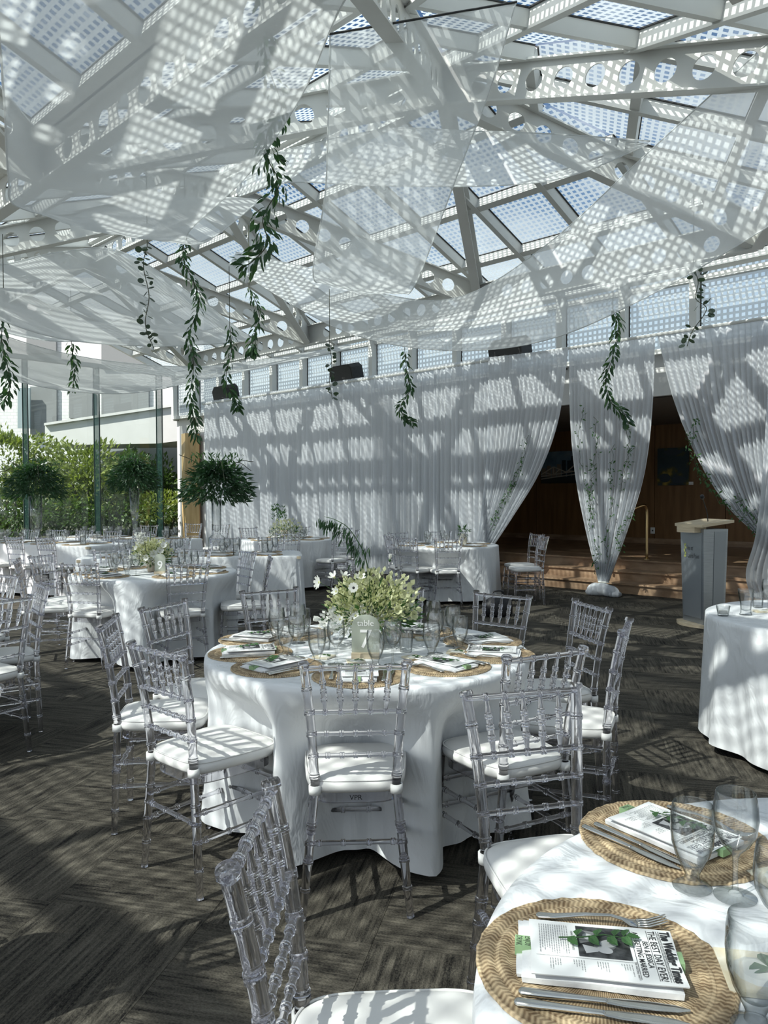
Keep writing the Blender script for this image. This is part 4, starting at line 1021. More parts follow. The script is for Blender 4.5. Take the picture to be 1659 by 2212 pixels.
ME_SPRIG = MB().tube([(0,-.045,.003), (.004,-.01,.006), (-.003,.025,.006), (.002,.055,.004)], [.0012,.0011,.001,.0008], 5).mesh('stem', M['leaf_mid'])
SPR = []
for k, (y, s) in enumerate([(-.032,1), (-.018,-1), (.000,1), (.012,-1), (.028,1), (.040,-1), (.050,1), (.054,-1), (.056,0)]):
    SPR.append(Matrix.Translation((.001*s, y, .005)) @ Matrix.Rotation(-s*R(62), 4, 'Z') @ Matrix.Rotation(s*R(18), 4, 'Y') @ Matrix.Diagonal((.024,.024,.024,1)))
def glass_prof(kind):
    if kind == 'wine':
        out = [(.036,.0), (.0365,.0015), (.012,.006), (.0052,.014), (.0045,.04), (.0050,.07), (.010,.080), (.024,.094), (.035,.115), (.0385,.140), (.037,.165), (.0335,.186), (.0325,.188)]
        inn = [(.0318,.187), (.0355,.165), (.037,.140), (.0335,.116), (.0225,.096), (.008,.086), (.0001,.084)]
    elif kind == 'goblet':
        out = [(.034,.0), (.0345,.003), (.026,.008), (.0145,.014), (.0125,.024), (.015,.030), (.020,.040), (.029,.058), (.036,.082), (.0385,.108), (.0375,.135), (.0350,.152), (.0342,.1535)]
        inn = [(.0335,.152), (.0360,.135), (.0370,.108), (.0345,.083), (.0275,.060), (.018,.043), (.0001,.037)]
    elif kind == 'tumbler':
        out = [(.026,0), (.028,.003), (.034,.092), (.0335,.093)]; inn = [(.0328,.092), (.0262,.010), (.0001,.008)]
    elif kind == 'votive':
        out = [(.027,0), (.030,.003), (.039,.058), (.0385,.059)]; inn = [(.0375,.058), (.0285,.012), (.0001,.010)]
    elif kind == 'footed':
        out = [(.034,0), (.035,.004), (.030,.012), (.029,.03), (.032,.07), (.042,.125), (.045,.15), (.0445,.151)]; inn = [(.0435,.15), (.0405,.125), (.030,.07), (.027,.03), (.0001,.02)]
    elif kind == 'cylinder':
        out = [(.040,0), (.041,.003), (.041,.20), (.0405,.201)]; inn = [(.0395,.20), (.0395,.010), (.0001,.009)]
    return out+inn
MEG = {k: MB().lathe([(.0001,0)]+glass_prof(k), 24).mesh(k, M['tableglass'], 'angle') for k in ('wine','goblet','tumbler','votive','footed','cylinder')}
MEG_LO = {k: MB().lathe([(.0001,0)]+glass_prof(k), 12).mesh(k, M['tableglass'], 'angle') for k in MEG}
CAT = {'wine': ('wine_glass', 'wine glass'), 'goblet': ('water_goblet', 'goblet'), 'tumbler': ('glass_tumbler', 'tumbler'), 'votive': ('votive_glass', 'votive'), 'footed': ('footed_glass', 'glass'), 'cylinder': ('candle_cylinder', 'candle holder')}
def glass(kind, x, y, label, z=ZTOP, group=None, lo=False):
    o = link(CAT[kind][0], (MEG_LO if lo else MEG)[kind]); o.location = (x, y, z); o.rotation_euler = (0,0,rnd.uniform(0,6)); return tag(o, label, CAT[kind][1], group)
ZM = .0072
def setting(x, y, a, where, k=0, full=True, sprig=True, tilt=0.0, lo=False):
    """guest sits on local -Y looking to +Y"""
    T = Matrix.Translation((x, y, ZTOP)) @ Matrix.Rotation(a, 4, 'Z')
    def put(name, me, dx, dy, dz, rz, label, cat):
        o = link(name, me) if me else link(name, None); o.matrix_basis = T @ TR(dx, dy, dz, rz); return tag(o, label, cat)
    put('placemat', ME_MAT, 0, 0, 0, 0, 'round woven seagrass placemat ' + where, 'placemat')
    rz = rnd.uniform(-.06,.06)+tilt
    o = put('napkin', ME_NAP[k % 3], -.004, -.006, ZM, rz, 'folded white napkin under the printed paper ' + where, 'napkin')
    if full:
        b = link('band', ME_BAND, o, TR(0, -.082, 0)) if 0 else link('band', ME_BAND, o, Matrix.Translation((0,.0,0)) @ Matrix.Rotation(R(90), 4, 'Z') @ Matrix.Diagonal((1.56,1,1,1)))
        link('band_text', BT, b, TR(-.071, 0, .0174, R(-90)))
    p = put('wedding_program', ME_PAPER, .004, .002, ZM+.0175, rz+.03, 'white printed wedding newspaper ' + where, 'newspaper')
    link('picture', ME_PIC, p); link('body_text', ME_BODY, p)
    if not lo:
        link('picture_tone', ME_PIC_MID, p); link('picture_light', ME_PIC_PALE, p); link('rule', ME_RULE, p)
        for h in ME_HEAD: link('headline', h, p)
    if sprig:
        s = put('leaf_sprig', None, -.012+rnd.uniform(-.01,.01), -.022+rnd.uniform(-.012,.012), ZM+.0215, R(28)+rnd.uniform(-.4,.4), 'small green leaf sprig laid on the newspaper ' + where, 'sprig')
        link('stem', ME_SPRIG, s)
        for m_ in SPR: link('leaf', LEAF['sprig'], s, m_)
    f = put('fork', None, -.108, .005, ZM, rnd.uniform(-.05,.05), 'polished steel fork left of the newspaper ' + where, 'fork'); link('handle', ME_FORK_H, f); link('tines', ME_FORK_T, f)
    for q, dx, w_ in ((0, .098, 'inner'), (1, .124, 'outer')):
        kn = put('knife', None, dx, -.012-.006*q, ZM, rnd.uniform(-.04,.04), '%s steel knife right of the newspaper %s' % (w_, where), 'knife')
        link('handle', ME_KNIFE_H, kn); link('blade', ME_KNIFE_B, kn)
BT = band_text()
# foreground table
p = atz(1300, 2088, ZTOP); setting(p.x, p.y, R(-100), 'at the nearest setting')
p = atz(1455, 1812, ZTOP); setting(p.x, p.y, R(-146), 'at the far setting of the foreground table', 1)
for kind, px_, py_, lb in (('goblet', 1495, 1916, 'water goblet standing over the far foreground setting'), ('wine', 1588, 1937, 'wine glass beside the goblet at the far foreground setting'), ('goblet', 1632, 2225, 'nearest water goblet at the lower right corner'), ('wine', 1685, 2090, 'wine glass cut by the right edge above the nearest goblet')):
    p = atz(px_, py_, ZTOP); glass(kind, p.x, p.y, lb)
def cookie(px_, py_, rz, label, s=1.0):
    p = atz(px_, py_, ZTOP); t = thing('favour_cookie', p, label, 'cookie', rz)
    bag = MB().box((0,0,.004), (.085*s,.085*s,.007)); obj('biscuit', bag, M['cookie'], t)
    obj('icing', MB().lathe([(.0001,.0105),(.022*s,.0105),(.030*s,.0075)], 10), M['petal_white'], t)
    for k in range(3): link('leaf', LEAF['sprig'], t, TR(.012*s, .008*s, .0105, k*2.1) @ Matrix.Diagonal((.03*s,.03*s,.03*s,1)))
cookie(1690, 1905, .3, 'cream iced favour cookie at the right edge behind the wine glass')
cookie(1640, 2110, -.2, 'cream iced favour cookie seen through the nearest goblet', 1.25)
# table seven: ten settings
where7 = ['at the front of table seven', 'at the front left of table seven', 'at the left of table seven', 'at the left rear of table seven', 'at the rear left of table seven', 'behind the flowers of table seven', 'at the rear right of table seven', 'at the right rear of table seven', 'at the right of table seven', 'at the front right of table seven']
m7 = [(777,1461), (598,1441), (541,1411), (556,1381), (640,1369), (800,1364), (905,1364), (1042,1386), (1063,1414), (962,1439)]
for i, (mp, ch) in enumerate(zip(m7, CHAIRS7)):
    p = atz(*mp, ZTOP); a = math.atan2(-(T7C[0]-p.x), T7C[1]-p.y)
    if i not in (5,):
        setting(p.x, p.y, a, where7[i], i, full=i in (0,1,2,9), sprig=True, lo=False)
    for kind, dx, dy in (('goblet', .075, .155), ('wine', .145, .20)):
        if i == 0: dx -= .02
        q = Vector((p.x, p.y, 0)) + Vector((math.cos(a)*dx-math.sin(a)*dy, math.sin(a)*dx+math.cos(a)*dy, 0))
        glass(kind, q.x, q.y, {'goblet': 'water goblet standing ', 'wine': 'stemmed wine glass standing '}[kind]+where7[i])
for px_, py_, lb in ((877, 1408, 'right'), (700, 1402, 'left'), (845, 1386, 'rear')):
    p = atz(px_, py_, ZTOP); glass('tumbler', p.x, p.y, 'small straight glass tumbler, %s of the table seven flowers' % lb)
for px_, py_, lb in ((769, 1431, 'in front of the table seven sign'), (700, 1420, 'left of the table seven sign'), (893, 1422, 'right of the table seven sign'), (690, 1386, 'by the left rear glasses of table seven'), (985, 1410, 'by the right glasses of table seven'), (915, 1381, 'by the rear glasses of table seven')):
    cookie(px_, py_, rnd.uniform(-1,1), 'cream iced favour cookie ' + lb, .9)
# table nine
for k, (x, y, a_, lb) in enumerate(T9):
    a = math.atan2(-(T9C[0]-x), T9C[1]-y); r_ = .53; d = Vector((x-T9C[0], y-T9C[1], 0)).normalized(); px_, py_ = T9C[0]+d.x*r_, T9C[1]+d.y*r_
    w9 = lb.replace('crystal chair ', '').replace('nearly edge-on ', '').replace('with sunlit cushion ', '')
    setting(px_, py_, a, w9, k, full=False, lo=True)
    for kind, dx, dy in (('goblet', .07, .16), ('wine', .14, .20)):
        q = Vector((px_, py_, 0)) + Vector((math.cos(a)*dx-math.sin(a)*dy, math.sin(a)*dx+math.cos(a)*dy, 0))
        glass(kind, q.x, q.y, {'goblet': 'water goblet ', 'wine': 'wine glass '}[kind]+w9, lo=True)
# right edge table
p = atz(1562, 1330, ZTOP); v = glass('votive', p.x, p.y, 'low votive glass with a candle at the edge of the right table')
c = obj('candle', MB().lathe([(.0001,.012),(.024,.012),(.024,.030),(.0001,.031)], 14), M['wax'], v, True)
p = atz(1611, 1328, ZTOP); glass('footed', p.x, p.y, 'tall footed water glass on the right edge table')
p = atz(1637, 1312, ZTOP); glass('tumbler', p.x, p.y, 'short tumbler behind the footed glass on the right table')
p = atz(1660, 1318, ZTOP); glass('wine', p.x, p.y, 'wine glass cut by the frame on the right edge table')
p = atz(1648, 1322, ZTOP); t = thing('favour_cookie', p, 'pale favour lying beside the wine glass on the right table', 'cookie'); obj('biscuit', MB().box((0,0,.005), (.10,.07,.009)), M['cookie'], t); obj('icing', MB().lathe([(.0001,.0125),(.018,.0125),(.026,.0095)], 10), M['petal_white'], t)
# glasses, candles and mats along the far tables
def along(p, q, n, off, desc, kinds=('wine','goblet')):
    p, q = Vector((p[0], p[1], 0)), Vector((q[0], q[1], 0)); d = (q-p); s = Vector((-d.y, d.x, 0)).normalized()
    for i in range(n):
        for sd in (-1, 1):
            c_ = p+d*((i+.5)/n)+s*(sd*off); pos = ', %s from right, %s side' % (['first','second','third','fourth','fifth'][i], 'near' if sd > 0 else 'far')
            for kk, kind in enumerate(kinds):
                g = c_+d.normalized()*(.06*kk-.1)+s*(-sd*.10); glass(kind, g.x, g.y, {'wine': 'wine glass ', 'goblet': 'goblet '}[kind]+desc+pos, group='glasses '+desc, lo=True)
            o = link('placemat', ME_MAT); o.location = (c_.x, c_.y, ZTOP); tag(o, 'woven placemat '+desc+pos, 'placemat', 'placemats '+desc)
            o = link('napkin', ME_NAP[i % 3]); o.location = (c_.x, c_.y, ZTOP+ZM); o.rotation_euler = (0,0,rnd.uniform(0,3)); tag(o, 'folded napkin '+desc+pos, 'napkin', 'napkins '+desc)
along((-1.15,9.33), (-3.4,8.97), 4, .22, 'set along the long table behind table nine')
along((-4.1,11.12), (-7.0,12.5), 5, .22, 'set along the far left head table')
along((-3.3,12.37), (-5.5,13.45), 4, .20, 'set along the far table by the glass wall')
for C_, R_, desc, n in ((T8C, .5, 'set round the table by the curtain opening', 6), (TBC, .5, 'set round the far white-flower table', 7)):
    for i in range(n):
        a = 2*math.pi*i/n+.3; x, y = C_[0]+R_*math.cos(a), C_[1]+R_*math.sin(a)
        o = link('placemat', ME_MAT); o.location = (x, y, ZTOP); tag(o, 'woven placemat '+desc, 'placemat', 'placemats '+desc)
        o = link('napkin', ME_NAP[i % 3]); o.location = (x, y, ZTOP+ZM); o.rotation_euler = (0,0,a+1.57); tag(o, 'folded napkin '+desc, 'napkin', 'napkins '+desc)
        for kk, kind in enumerate(('goblet','wine')):
            glass(kind, C_[0]+.28*math.cos(a+.16*kk+.1), C_[1]+.28*math.sin(a+.16*kk+.1), {'wine': 'far wine glass ', 'goblet': 'far water goblet '}[kind]+desc, group='glasses '+desc, lo=True)
cyl = [(-5.0,11.35,'by the left tall vase'), (-4.35,11.0,'at the right end of the far left head table'), (-5.9,11.75,'left of the left tall vase'), (-1.45,9.25,'at the right end of the long table behind table nine'), (-2.55,8.98,'left of the right tall vase'), (-1.75,9.02,'just right of the right tall vase'), (-4.7,12.85,'left of the middle tall vase'), (-3.6,12.6,'right of the middle tall vase')]
for x, y, lb in cyl:
    o = glass('cylinder', x, y, 'candle cylinder ' + lb, lo=True)
    obj('water', MB().lathe([(.0001,.0105),(.0385,.0105),(.0385,.125),(.0001,.125)], 12), M['tableglass'], o, True)
    obj('candle', MB().lathe([(.0001,.122),(.022,.122),(.034,.140),(.028,.150),(.0001,.149)], 12), M['wax'], o, True)

# ================================================================== FLOWERS
def petal_mesh(name, m_, w=.5, cup=.12):
    mb = MB(); mb.add([(-.06,0,0),(.06,0,0),(-w/2,.55,cup*.5),(0,.5,cup*.25),(w/2,.55,cup*.5),(-w*.34,.95,cup),(0,1,cup*.8),(w*.34,.95,cup)], [(0,1,3),(0,3,2),(1,4,3),(2,3,6,5),(3,4,7,6)]); return mb.mesh(name, m_, True)
PETW, PETC = petal_mesh('petal', M['petal_white']), petal_mesh('petal', M['petal_cream'], .7, .3)
def bloom(t, p, d, n, s, me, centre, open_=70):
    """flower head as a part of the arrangement, with its petals below it"""
    q = Vector(d).normalized().to_track_quat('Z', 'Y').to_matrix().to_4x4()
    h = obj('flower', MB().lathe([(.0001,-.010),(.004,-.006),(.007,.0),(.006,.004),(.0001,.006)], 8), M[centre], t, True, Matrix.Translation(-Vector(t.location)) @ Matrix.Translation(p) @ q)
    for k in range(n):
        link('petal', me, h, Matrix.Rotation(2*math.pi*k/n, 4, 'Z') @ Matrix.Rotation(R(90-open_), 4, 'X') @ Matrix.Diagonal((s,s,s,1)))
    return h
def ball(c, rx, ry, rz_, up=.3):
    c = Vector(c)
    def fn(r):
        while True:
            v = Vector((r.uniform(-1,1), r.uniform(-1,1), r.uniform(-1,1)))
            if .15 < v.length < 1: break
        return c+Vector((v.x*rx, v.y*ry, v.z*rz_)), Vector((v.x, v.y, v.z+up))
    return fn
def arrangement(px_, py_, Y, base, label, seed, s=1.0, rich=True):
    """low vase of white and lime flowers; px_,py_ is the middle of the bloom at depth Y"""
    r = random.Random(seed); C_ = at(px_, py_, Y); t = thing('flower_arrangement', (C_.x, C_.y, ZTOP), label, 'flowers')
    def add(name, mb, m_, st=False, smooth=False):
        o = obj(name, mb, m_, t, smooth); o.matrix_parent_inverse = Matrix.Translation(-Vector(t.location))
        return stuff(o) if st else o
    v = MB().lathe([(.0001,0),(.030*s,0),(.036*s,.01),(.048*s,.09*s),(.050*s,.115*s),(.048*s,.116*s),(.044*s,.09*s),(.030*s,.012),(.0001,.01)], 20, (C_.x, C_.y, ZTOP)); add('vase', v, M['vase'] if 'vase' in M else M['tableglass'], smooth=True)
    st = MB()
    for k in range(22):
        a = r.uniform(0,6.28); e = C_+Vector((math.cos(a)*.17*s*r.random(), math.sin(a)*.13*s, r.uniform(-.06,.12)*s)); st.tube([(C_.x+.01*math.cos(a), C_.y+.01*math.sin(a), ZTOP+.02), C_.lerp(e, .4)+Vector((0,0,-.03)), e], .0018, 4)
    add('stem', st, M['leaf_mid'], True)
    add('foliage', cloud(int(520 if rich else 200), ball(C_+Vector((.02*s,0,-.05*s)), .20*s, .15*s, .10*s), 'leaf', .045*s, seed+1), M['leaf_mid'], True)
    add('lime_plume', cloud(int(1900 if rich else 300), ball(C_+Vector((.0,-.02,.0)), .18*s, .13*s, .11*s, .8), 'round', .016*s, seed+2), M['petal_lime'], True)
    add('cream_blossom', cloud(int(560 if rich else 200), ball(C_+Vector((.03*s,-.03*s,.01)), .20*s, .13*s, .13*s, .4), 'round', .028*s, seed+3), M['petal_cream'], True)
    add('small_white_blossom', cloud(int(620 if rich else 240), ball(C_+Vector((-.07*s,-.06*s,-.07*s)), .14*s, .09*s, .06*s, .4), 'round', .020*s, seed+4), M['petal_white'], True)
    return t, C_
M['vase'] = mat('ribbed beige glass vase', (.50,.42,.32), .25, 0, .5)
t7, c7 = arrangement(796, 1300, 3.62, 0, 'white and lime flower arrangement with arching oat stem on table seven', 51, 1.08)
ab_ = lambda p: Vector(p)
for (fx, fy, fY, d, n, s, me, ce, op) in [(690,1258,3.50,(-.8,-.5,.1),8,.036,PETW,'petal_lime',72), (722,1247,3.55,(-.4,-.4,.6),5,.032,PETW,'petal_cream',55), (742,1245,3.6,(.3,-.2,.8),5,.034,PETW,'petal_cream',60), (764,1270,3.48,(-.2,-.9,.3),11,.026,PETW,'black',75), (778,1249,3.55,(.1,-.5,.7),6,.032,PETW,'petal_cream',62), (800,1243,3.66,(0,-.5,.6),7,.036,PETC,'petal_lime',40),
        (842,1210,3.62,(.1,-.1,1),6,.030,PETW,'leaf_mid',18), (838,1253,3.55,(.2,-.7,.5),6,.028,PETC,'petal_lime',45), (696,1338,3.44,(-.9,-.2,.15),6,.042,PETW,'leaf_mid',22), (886,1330,3.5,(.7,-.6,.2),6,.036,PETC,'petal_lime',55), (866,1288,3.55,(.5,-.6,.4),5,.034,PETC,'petal_lime',60), (884,1306,3.58,(.8,-.4,.2),5,.032,PETW,'petal_lime',60), (856,1318,3.46,(.3,-.9,.2),6,.032,PETC,'petal_lime',55), (727,1278,3.5,(-.5,-.7,.3),6,.026,PETW,'petal_lime',60), (735,1338,3.44,(-.3,-.9,.2),7,.026,PETW,'petal_lime',60), (768,1330,3.42,(0,-1,.2),7,.022,PETW,'petal_lime',60)]:
    p = at(fx, fy, fY); bloom(t7, p, d, n, s, me, ce, op)
    if fx < 750 and fy < 1300:
        o = obj('stem', MB().tube([p, p.lerp(c7, .5)+Vector((0,0,-.02)), c7], .0014, 4), M['leaf_mid'], t7); localise(o, t7)
arch = spline([at(*q) for q in ((806,1275,3.6), (797,1235,3.58), (786,1195,3.56), (770,1165,3.54), (750,1138,3.52), (722,1122,3.5), (700,1116,3.49))], 40)
o = obj('oat_stem', MB().tube(arch, [.0035*(1-.7*i/40) for i in range(41)], 6), M['leaf_mid'], t7, True); localise(o, t7)
SPK = leaf_mesh('spikelet', M['leaf_dark'], w=.20, fold=.05, droop=.0)
for k in range(170):
    f = 9+30.5*(k/170)**.9; i = min(int(f), 39); p = arch[i].lerp(arch[min(i+1,40)], f-i) + Vector((rnd.gauss(-.012,.022), rnd.gauss(0,.012), -abs(rnd.gauss(0,.035))*(1.3-f/45)))
    link('spikelet', SPK, t7, Matrix.Translation(-Vector(t7.location)) @ aim(p, (rnd.uniform(-.55,.1), rnd.uniform(-.2,.2), -1), rnd.uniform(.028,.050), rnd.uniform(-1.5,1.5)))
t9, c9 = arrangement(326, 1192, 7.1, 0, 'white flower arrangement with tall delphinium on table nine', 61, .92, True)
for (fx, fy, d, s) in [(333,1197,(.1,-1,.2),.05), (318,1205,(-.2,-1,.1),.04), (345,1190,(.4,-.8,.3),.045), (305,1196,(-.5,-.8,.2),.03), (352,1180,(.4,-.7,.5),.04), (296,1185,(-.5,-.8,.4),.03)]:
    bloom(t9, at(fx, fy, 6.98), d, 8, s, PETW, 'petal_cream', 55)
sp_ = MB(); P_ = [at(312,1190,7.05), at(306,1170,7.05), at(301,1152,7.05)]
o = obj('delphinium_spike', cloud(160, lambda r: (P_[0].lerp(P_[2], r.random())+Vector((r.uniform(-.035,.035), r.uniform(-.03,.03), 0)), Vector((r.uniform(-1,1), r.uniform(-1,1), .3))), 'round', .034, 5), M['petal_white'], t9); localise(o, t9); stuff(o)
o = obj('stem', MB().tube([c9, at(325,1140,7.1), at(327,1075,7.1)], .003, 5), M['leaf_mid'], t9); localise(o, t9)
o = stuff(obj('foliage', cloud(90, lambda r: (at(326,1125,7.1).lerp(at(327,1085,7.1), r.random())+Vector((r.uniform(-.12,.12), r.uniform(-.1,.1), 0)), Vector((r.uniform(-1,1), r.uniform(-1,1), .4))), 'leaf', .06, 6), M['leaf_yellow'], t9)); localise(o, t9)
tb, cb = arrangement(615, 1142, 12.3, 0, 'far white and yellow flower arrangement before the curtain', 71, 1.25, False)
o = stuff(obj('tall_foliage', cloud(120, lambda r: (at(605,1120,12.3).lerp(at(598,1095,12.3), r.random())+Vector((r.uniform(-.1,.1), r.uniform(-.1,.1), r.uniform(-.06,.06))), Vector((r.uniform(-1,1), r.uniform(-1,1), .8))), 'leaf', .07, 6), M['leaf_mid'], tb)); localise(o, tb)
p = at(1000, 1165, 10.8); tv = thing('gold_vase', (p.x, p.y, ZTOP), 'pale gold vases grouped on the table by the curtain opening', 'vase')
tv['label'] = 'pale gold bud vase on the table by the curtain opening'
obj('body', MB().lathe([(.0001,0),(.05,0),(.06,.05),(.05,.11),(.025,.14),(.028,.15),(.0001,.149)], 14), M['cookie'], tv, True)
obj('greens', cloud(60, ball((0,0,.19), .08,.08,.06), 'leaf', .06, 9), M['leaf_mid'], tv)['kind'] = 'stuff'

# tall centrepieces
def tall(x, y, kind, label, seed, h=.60):
    t = thing('tall_centrepiece', (x, y, ZTOP), label, 'centrepiece')
    if kind == 'cylinder':
        pr_ = [(.0001,0),(.075,0),(.08,.01),(.075,.10),(.045,.15),(.035,.17),(.05,.19),(.085,.22),(.088,h),(.084,h),(.08,.23),(.03,.20),(.0001,.195)]
    elif kind == 'trumpet':
        pr_ = [(.0001,0),(.07,0),(.07,.008),(.02,.02),(.018,.05),(.03,.10),(.06,.35),(.085,h),(.081,h),(.056,.35),(.024,.11),(.0001,.09)]
    else:
        pr_ = [(.0001,0),(.10,0),(.105,.01),(.10,.20),(.05,.24),(.04,.26),(.05,.28),(.055,.30),(.06,h),(.056,h),(.05,.30),(.0001,.27)]
    obj('vase', MB().lathe(pr_, 20), M['tableglass'], t, True)
    r = random.Random(seed)
    def fn(r):
        a = r.uniform(0,6.28); q = math.sqrt(r.random()); e = r.uniform(-1,1)
        th = r.uniform(-.35,1)*math.pi/2; rr = (.20+.80*math.sqrt(r.random()))
        rad = .42*rr*math.cos(th); z = h+.16+.30*rr*math.sin(th)-.10*r.random()*math.cos(th)
        return Vector((rad*math.cos(a), rad*math.sin(a), z)), Vector((math.cos(a), math.sin(a), r.uniform(-1.2,.4)+.4*math.sin(th)))
    stuff(obj('foliage', cloud(2300, fn, 'leaf', .095, seed), M['leaf_dark'], t))
    stuff(obj('pale_sprays', cloud(160, lambda r: (Vector((r.uniform(-.3,.3), r.uniform(-.3,.3), h+.35+r.random()*.18)), Vector((r.uniform(-1,1), r.uniform(-1,1), 1))), 'leaf', .08, seed+1), M['leaf_mid'], t))
    sp = MB()
    for k in range(5):
        a = r.uniform(0,6.28); P = spline([Vector((0,0,h+.2)), Vector((math.cos(a)*.25, math.sin(a)*.25, h+.45)), Vector((math.cos(a)*.45, math.sin(a)*.45, h+r.uniform(.2,.6)))], 8); sp.tube(P, .004, 4)
    stuff(obj('twigs', sp, M['stem'], t))
tall(-5.35, 11.72, 'cylinder', 'tall glass vase of dark greenery at the far left', 81, .72)
tall(-4.20, 12.83, 'trumpet', 'tall trumpet vase of dark greenery before the glass wall', 82, .84)
tall(-2.02, 9.19, 'bulb', 'tall greenery centrepiece on a bulb glass stand before the curtain', 83, .66)
o = bpy.data.objects['tall_centrepiece.002']

# table number signs
def sign(px_, py_, num, w, h, label, dz=0, word='table'):
    p = atz(px_, py_, ZTOP); t = thing('table_number_sign', p, label, 'sign', R(-3))
    obj('wooden_base', MB().box((0,0,.012), (w*1.0,.045,.024)), M['wood_pale'], t)
    poly = [Vector((-w/2,-.002,.018)), Vector((w/2,-.002,.018)), Vector((w/2,-.002,h-w*.42))]+[Vector((w/2*math.cos(a), -.002, h-w*.42+w*.42*math.sin(a))) for a in [math.pi*i/12 for i in range(1,12)]]+[Vector((-w/2,-.002,h-w*.42))]
    obj('acrylic_panel', MB().prism(poly, (0,.004,0)), M['frosted'], t)
    me = text_mesh(num, h*.60, bold=.001); me.materials.append(M['white_print']); me.name = 'numeral'; link('numeral', me, t, Matrix.Translation((0,-.0035,h*.42)) @ Matrix.Rotation(R(90),4,'X'))
    if word:
        me = text_mesh(word, h*.20); me.materials.append(M['white_print']); me.name = 'lettering'; link('lettering', me, t, Matrix.Translation((0,-.0035,h*.80)) @ Matrix.Rotation(R(90),4,'X') @ Matrix.Shear('XZ', 4, (.0,.0)))
sign(790, 1421, '7', .122, .190, 'frosted arched table number sign reading 7 on a wooden base')
sign(346, 1240, '9', .10, .185, 'frosted arched table number sign reading 9', word='')

# ================================================================== LECTERN, SPEAKERS, FOYER
p = atz(1519, 1350, 0); lec = thing('lectern', (p.x, p.y, .006), 'silver lectern with pale wooden top, lettering and a microphone', 'lectern', R(-80))
def rect_loft(secs):
    mb = MB(); vs = []
    for z, w, d, yo in secs: vs += [(-w/2,-d/2+yo,z), (w/2,-d/2+yo,z), (w/2,d/2+yo,z), (-w/2,d/2+yo,z)]
    fs = [(3,2,1,0)]
    for i in range(len(secs)-1):
        for k in range(4): j = (k+1) % 4; fs.append((i*4+k, i*4+j, (i+1)*4+j, (i+1)*4+k))
    fs.append(tuple((len(secs)-1)*4+k for k in range(4))); return mb.add(vs, fs)
def dplate(w, d, bulge, z0, z1, slope=0):
    poly = [Vector((-w/2, d/2, z0+slope)), Vector((-w/2,-d/2,z0))]+[Vector((-w/2+w*i/12, -d/2-bulge*math.sin(math.pi*i/12), z0)) for i in range(1,12)]+[Vector((w/2,-d/2,z0)), Vector((w/2,d/2,z0+slope))]
    return MB().prism(poly, (0,0,z1-z0))
obj('base', dplate(.52,.34,.10,0,.03), M['wood_pale'], lec)
obj('cabinet', rect_loft([(.03,.40,.25,0),(1.08,.46,.29,0)]), M['silver'], lec)
obj('front_panel', rect_loft([(.09,.34,.012,-.130),(1.04,.40,.012,-.148)]), M['silver_dark'], lec)
for sg in (1, -1):
    obj('side_panel', MB().prism([Vector((sg*.203,-.02,.06)), Vector((sg*.203,.10,.06)), Vector((sg*.2315,.12,1.05)), Vector((sg*.2315,-.02,1.05))], (sg*.004,0,0)), M['silver_dark'], lec)
obj('top', dplate(.54,.38,.08,1.10,1.13,.05), M['wood_pale'], lec)
obj('apron', dplate(.34,.14,.08,1.04,1.10), M['wood_pale'], lec, M=Matrix.Translation((0,-.15,0)))
mic = obj('microphone', MB().tube(spline([(.05,.02,1.14), (.06,0,1.26), (.10,-.06,1.36), (.16,-.12,1.42)], 12), .006, 6), M['black'], lec, True)
obj('foam_tip', MB().tube([(.15,-.11,1.41), (.165,-.125,1.425), (.19,-.145,1.44), (.20,-.153,1.448)], [.012,.022,.022,.010], 10), M['black'], mic, True)
for txt, z, s in (('Inn at', .86, .075), ('Laurel Point', .775, .075)):
    me = text_mesh(txt, s, 'LEFT', xs=.62); me.materials.append(M['greytext']); me.name = 'lettering'; link('lettering', me, lec, Matrix.Translation((-.075,-.1535,z)) @ Matrix.Rotation(R(90),4,'X'))
em = MB()
for k in range(5): em.add([(x, -.1530, z) for x, z in [(-.120+a, b) for a, b in ell(.012*math.sin(k*2.4), .765+.032*k, .022, .013, k*.9, 10)]], [tuple(range(10))])
obj('emblem', em, M['limegold'], lec)

def speaker(px_, py_, label, tilt):
    c = atb(px_, py_, BW-.17); t = thing('loudspeaker', c, label, 'speaker', R(46)+math.pi/2*0)
    prof = [(-.32,-.17),(.32,-.17),(.32,.10),(.24,.17),(-.20,.17),(-.32,.06)]
    Mx = Matrix.Rotation(R(-44), 4, 'Z') @ Matrix.Rotation(R(tilt), 4, 'X')
    t.rotation_euler = (0,0,0)
    poly = [Vector((x,-.15,z)) for x, z in prof]
    obj('cabinet', MB().prism(poly, (0,.30,0)), M['black'], t, M=Mx)
    obj('grille', MB().prism([Vector((x*.90,-.156,z*.86)) for x, z in prof], (0,.008,0)), M['seal'], t, M=Mx)
    br = obj('bracket', MB().box((0,0,0), (.05,.05,.05)), M['black'], t); br.scale = (1,1,1)
    obj('wall_arm', MB().beam((0,0,0), N*.17+Vector((0,0,-.05)), .05, .05), M['black'], t)
speaker(487, 848, 'black loudspeaker above the left end of the curtain', 14)
speaker(748, 806, 'black loudspeaker above the middle of the curtain', 14)
speaker(1101, 753, 'black loudspeaker above the tied-back curtain, partly behind the long drape', 14)

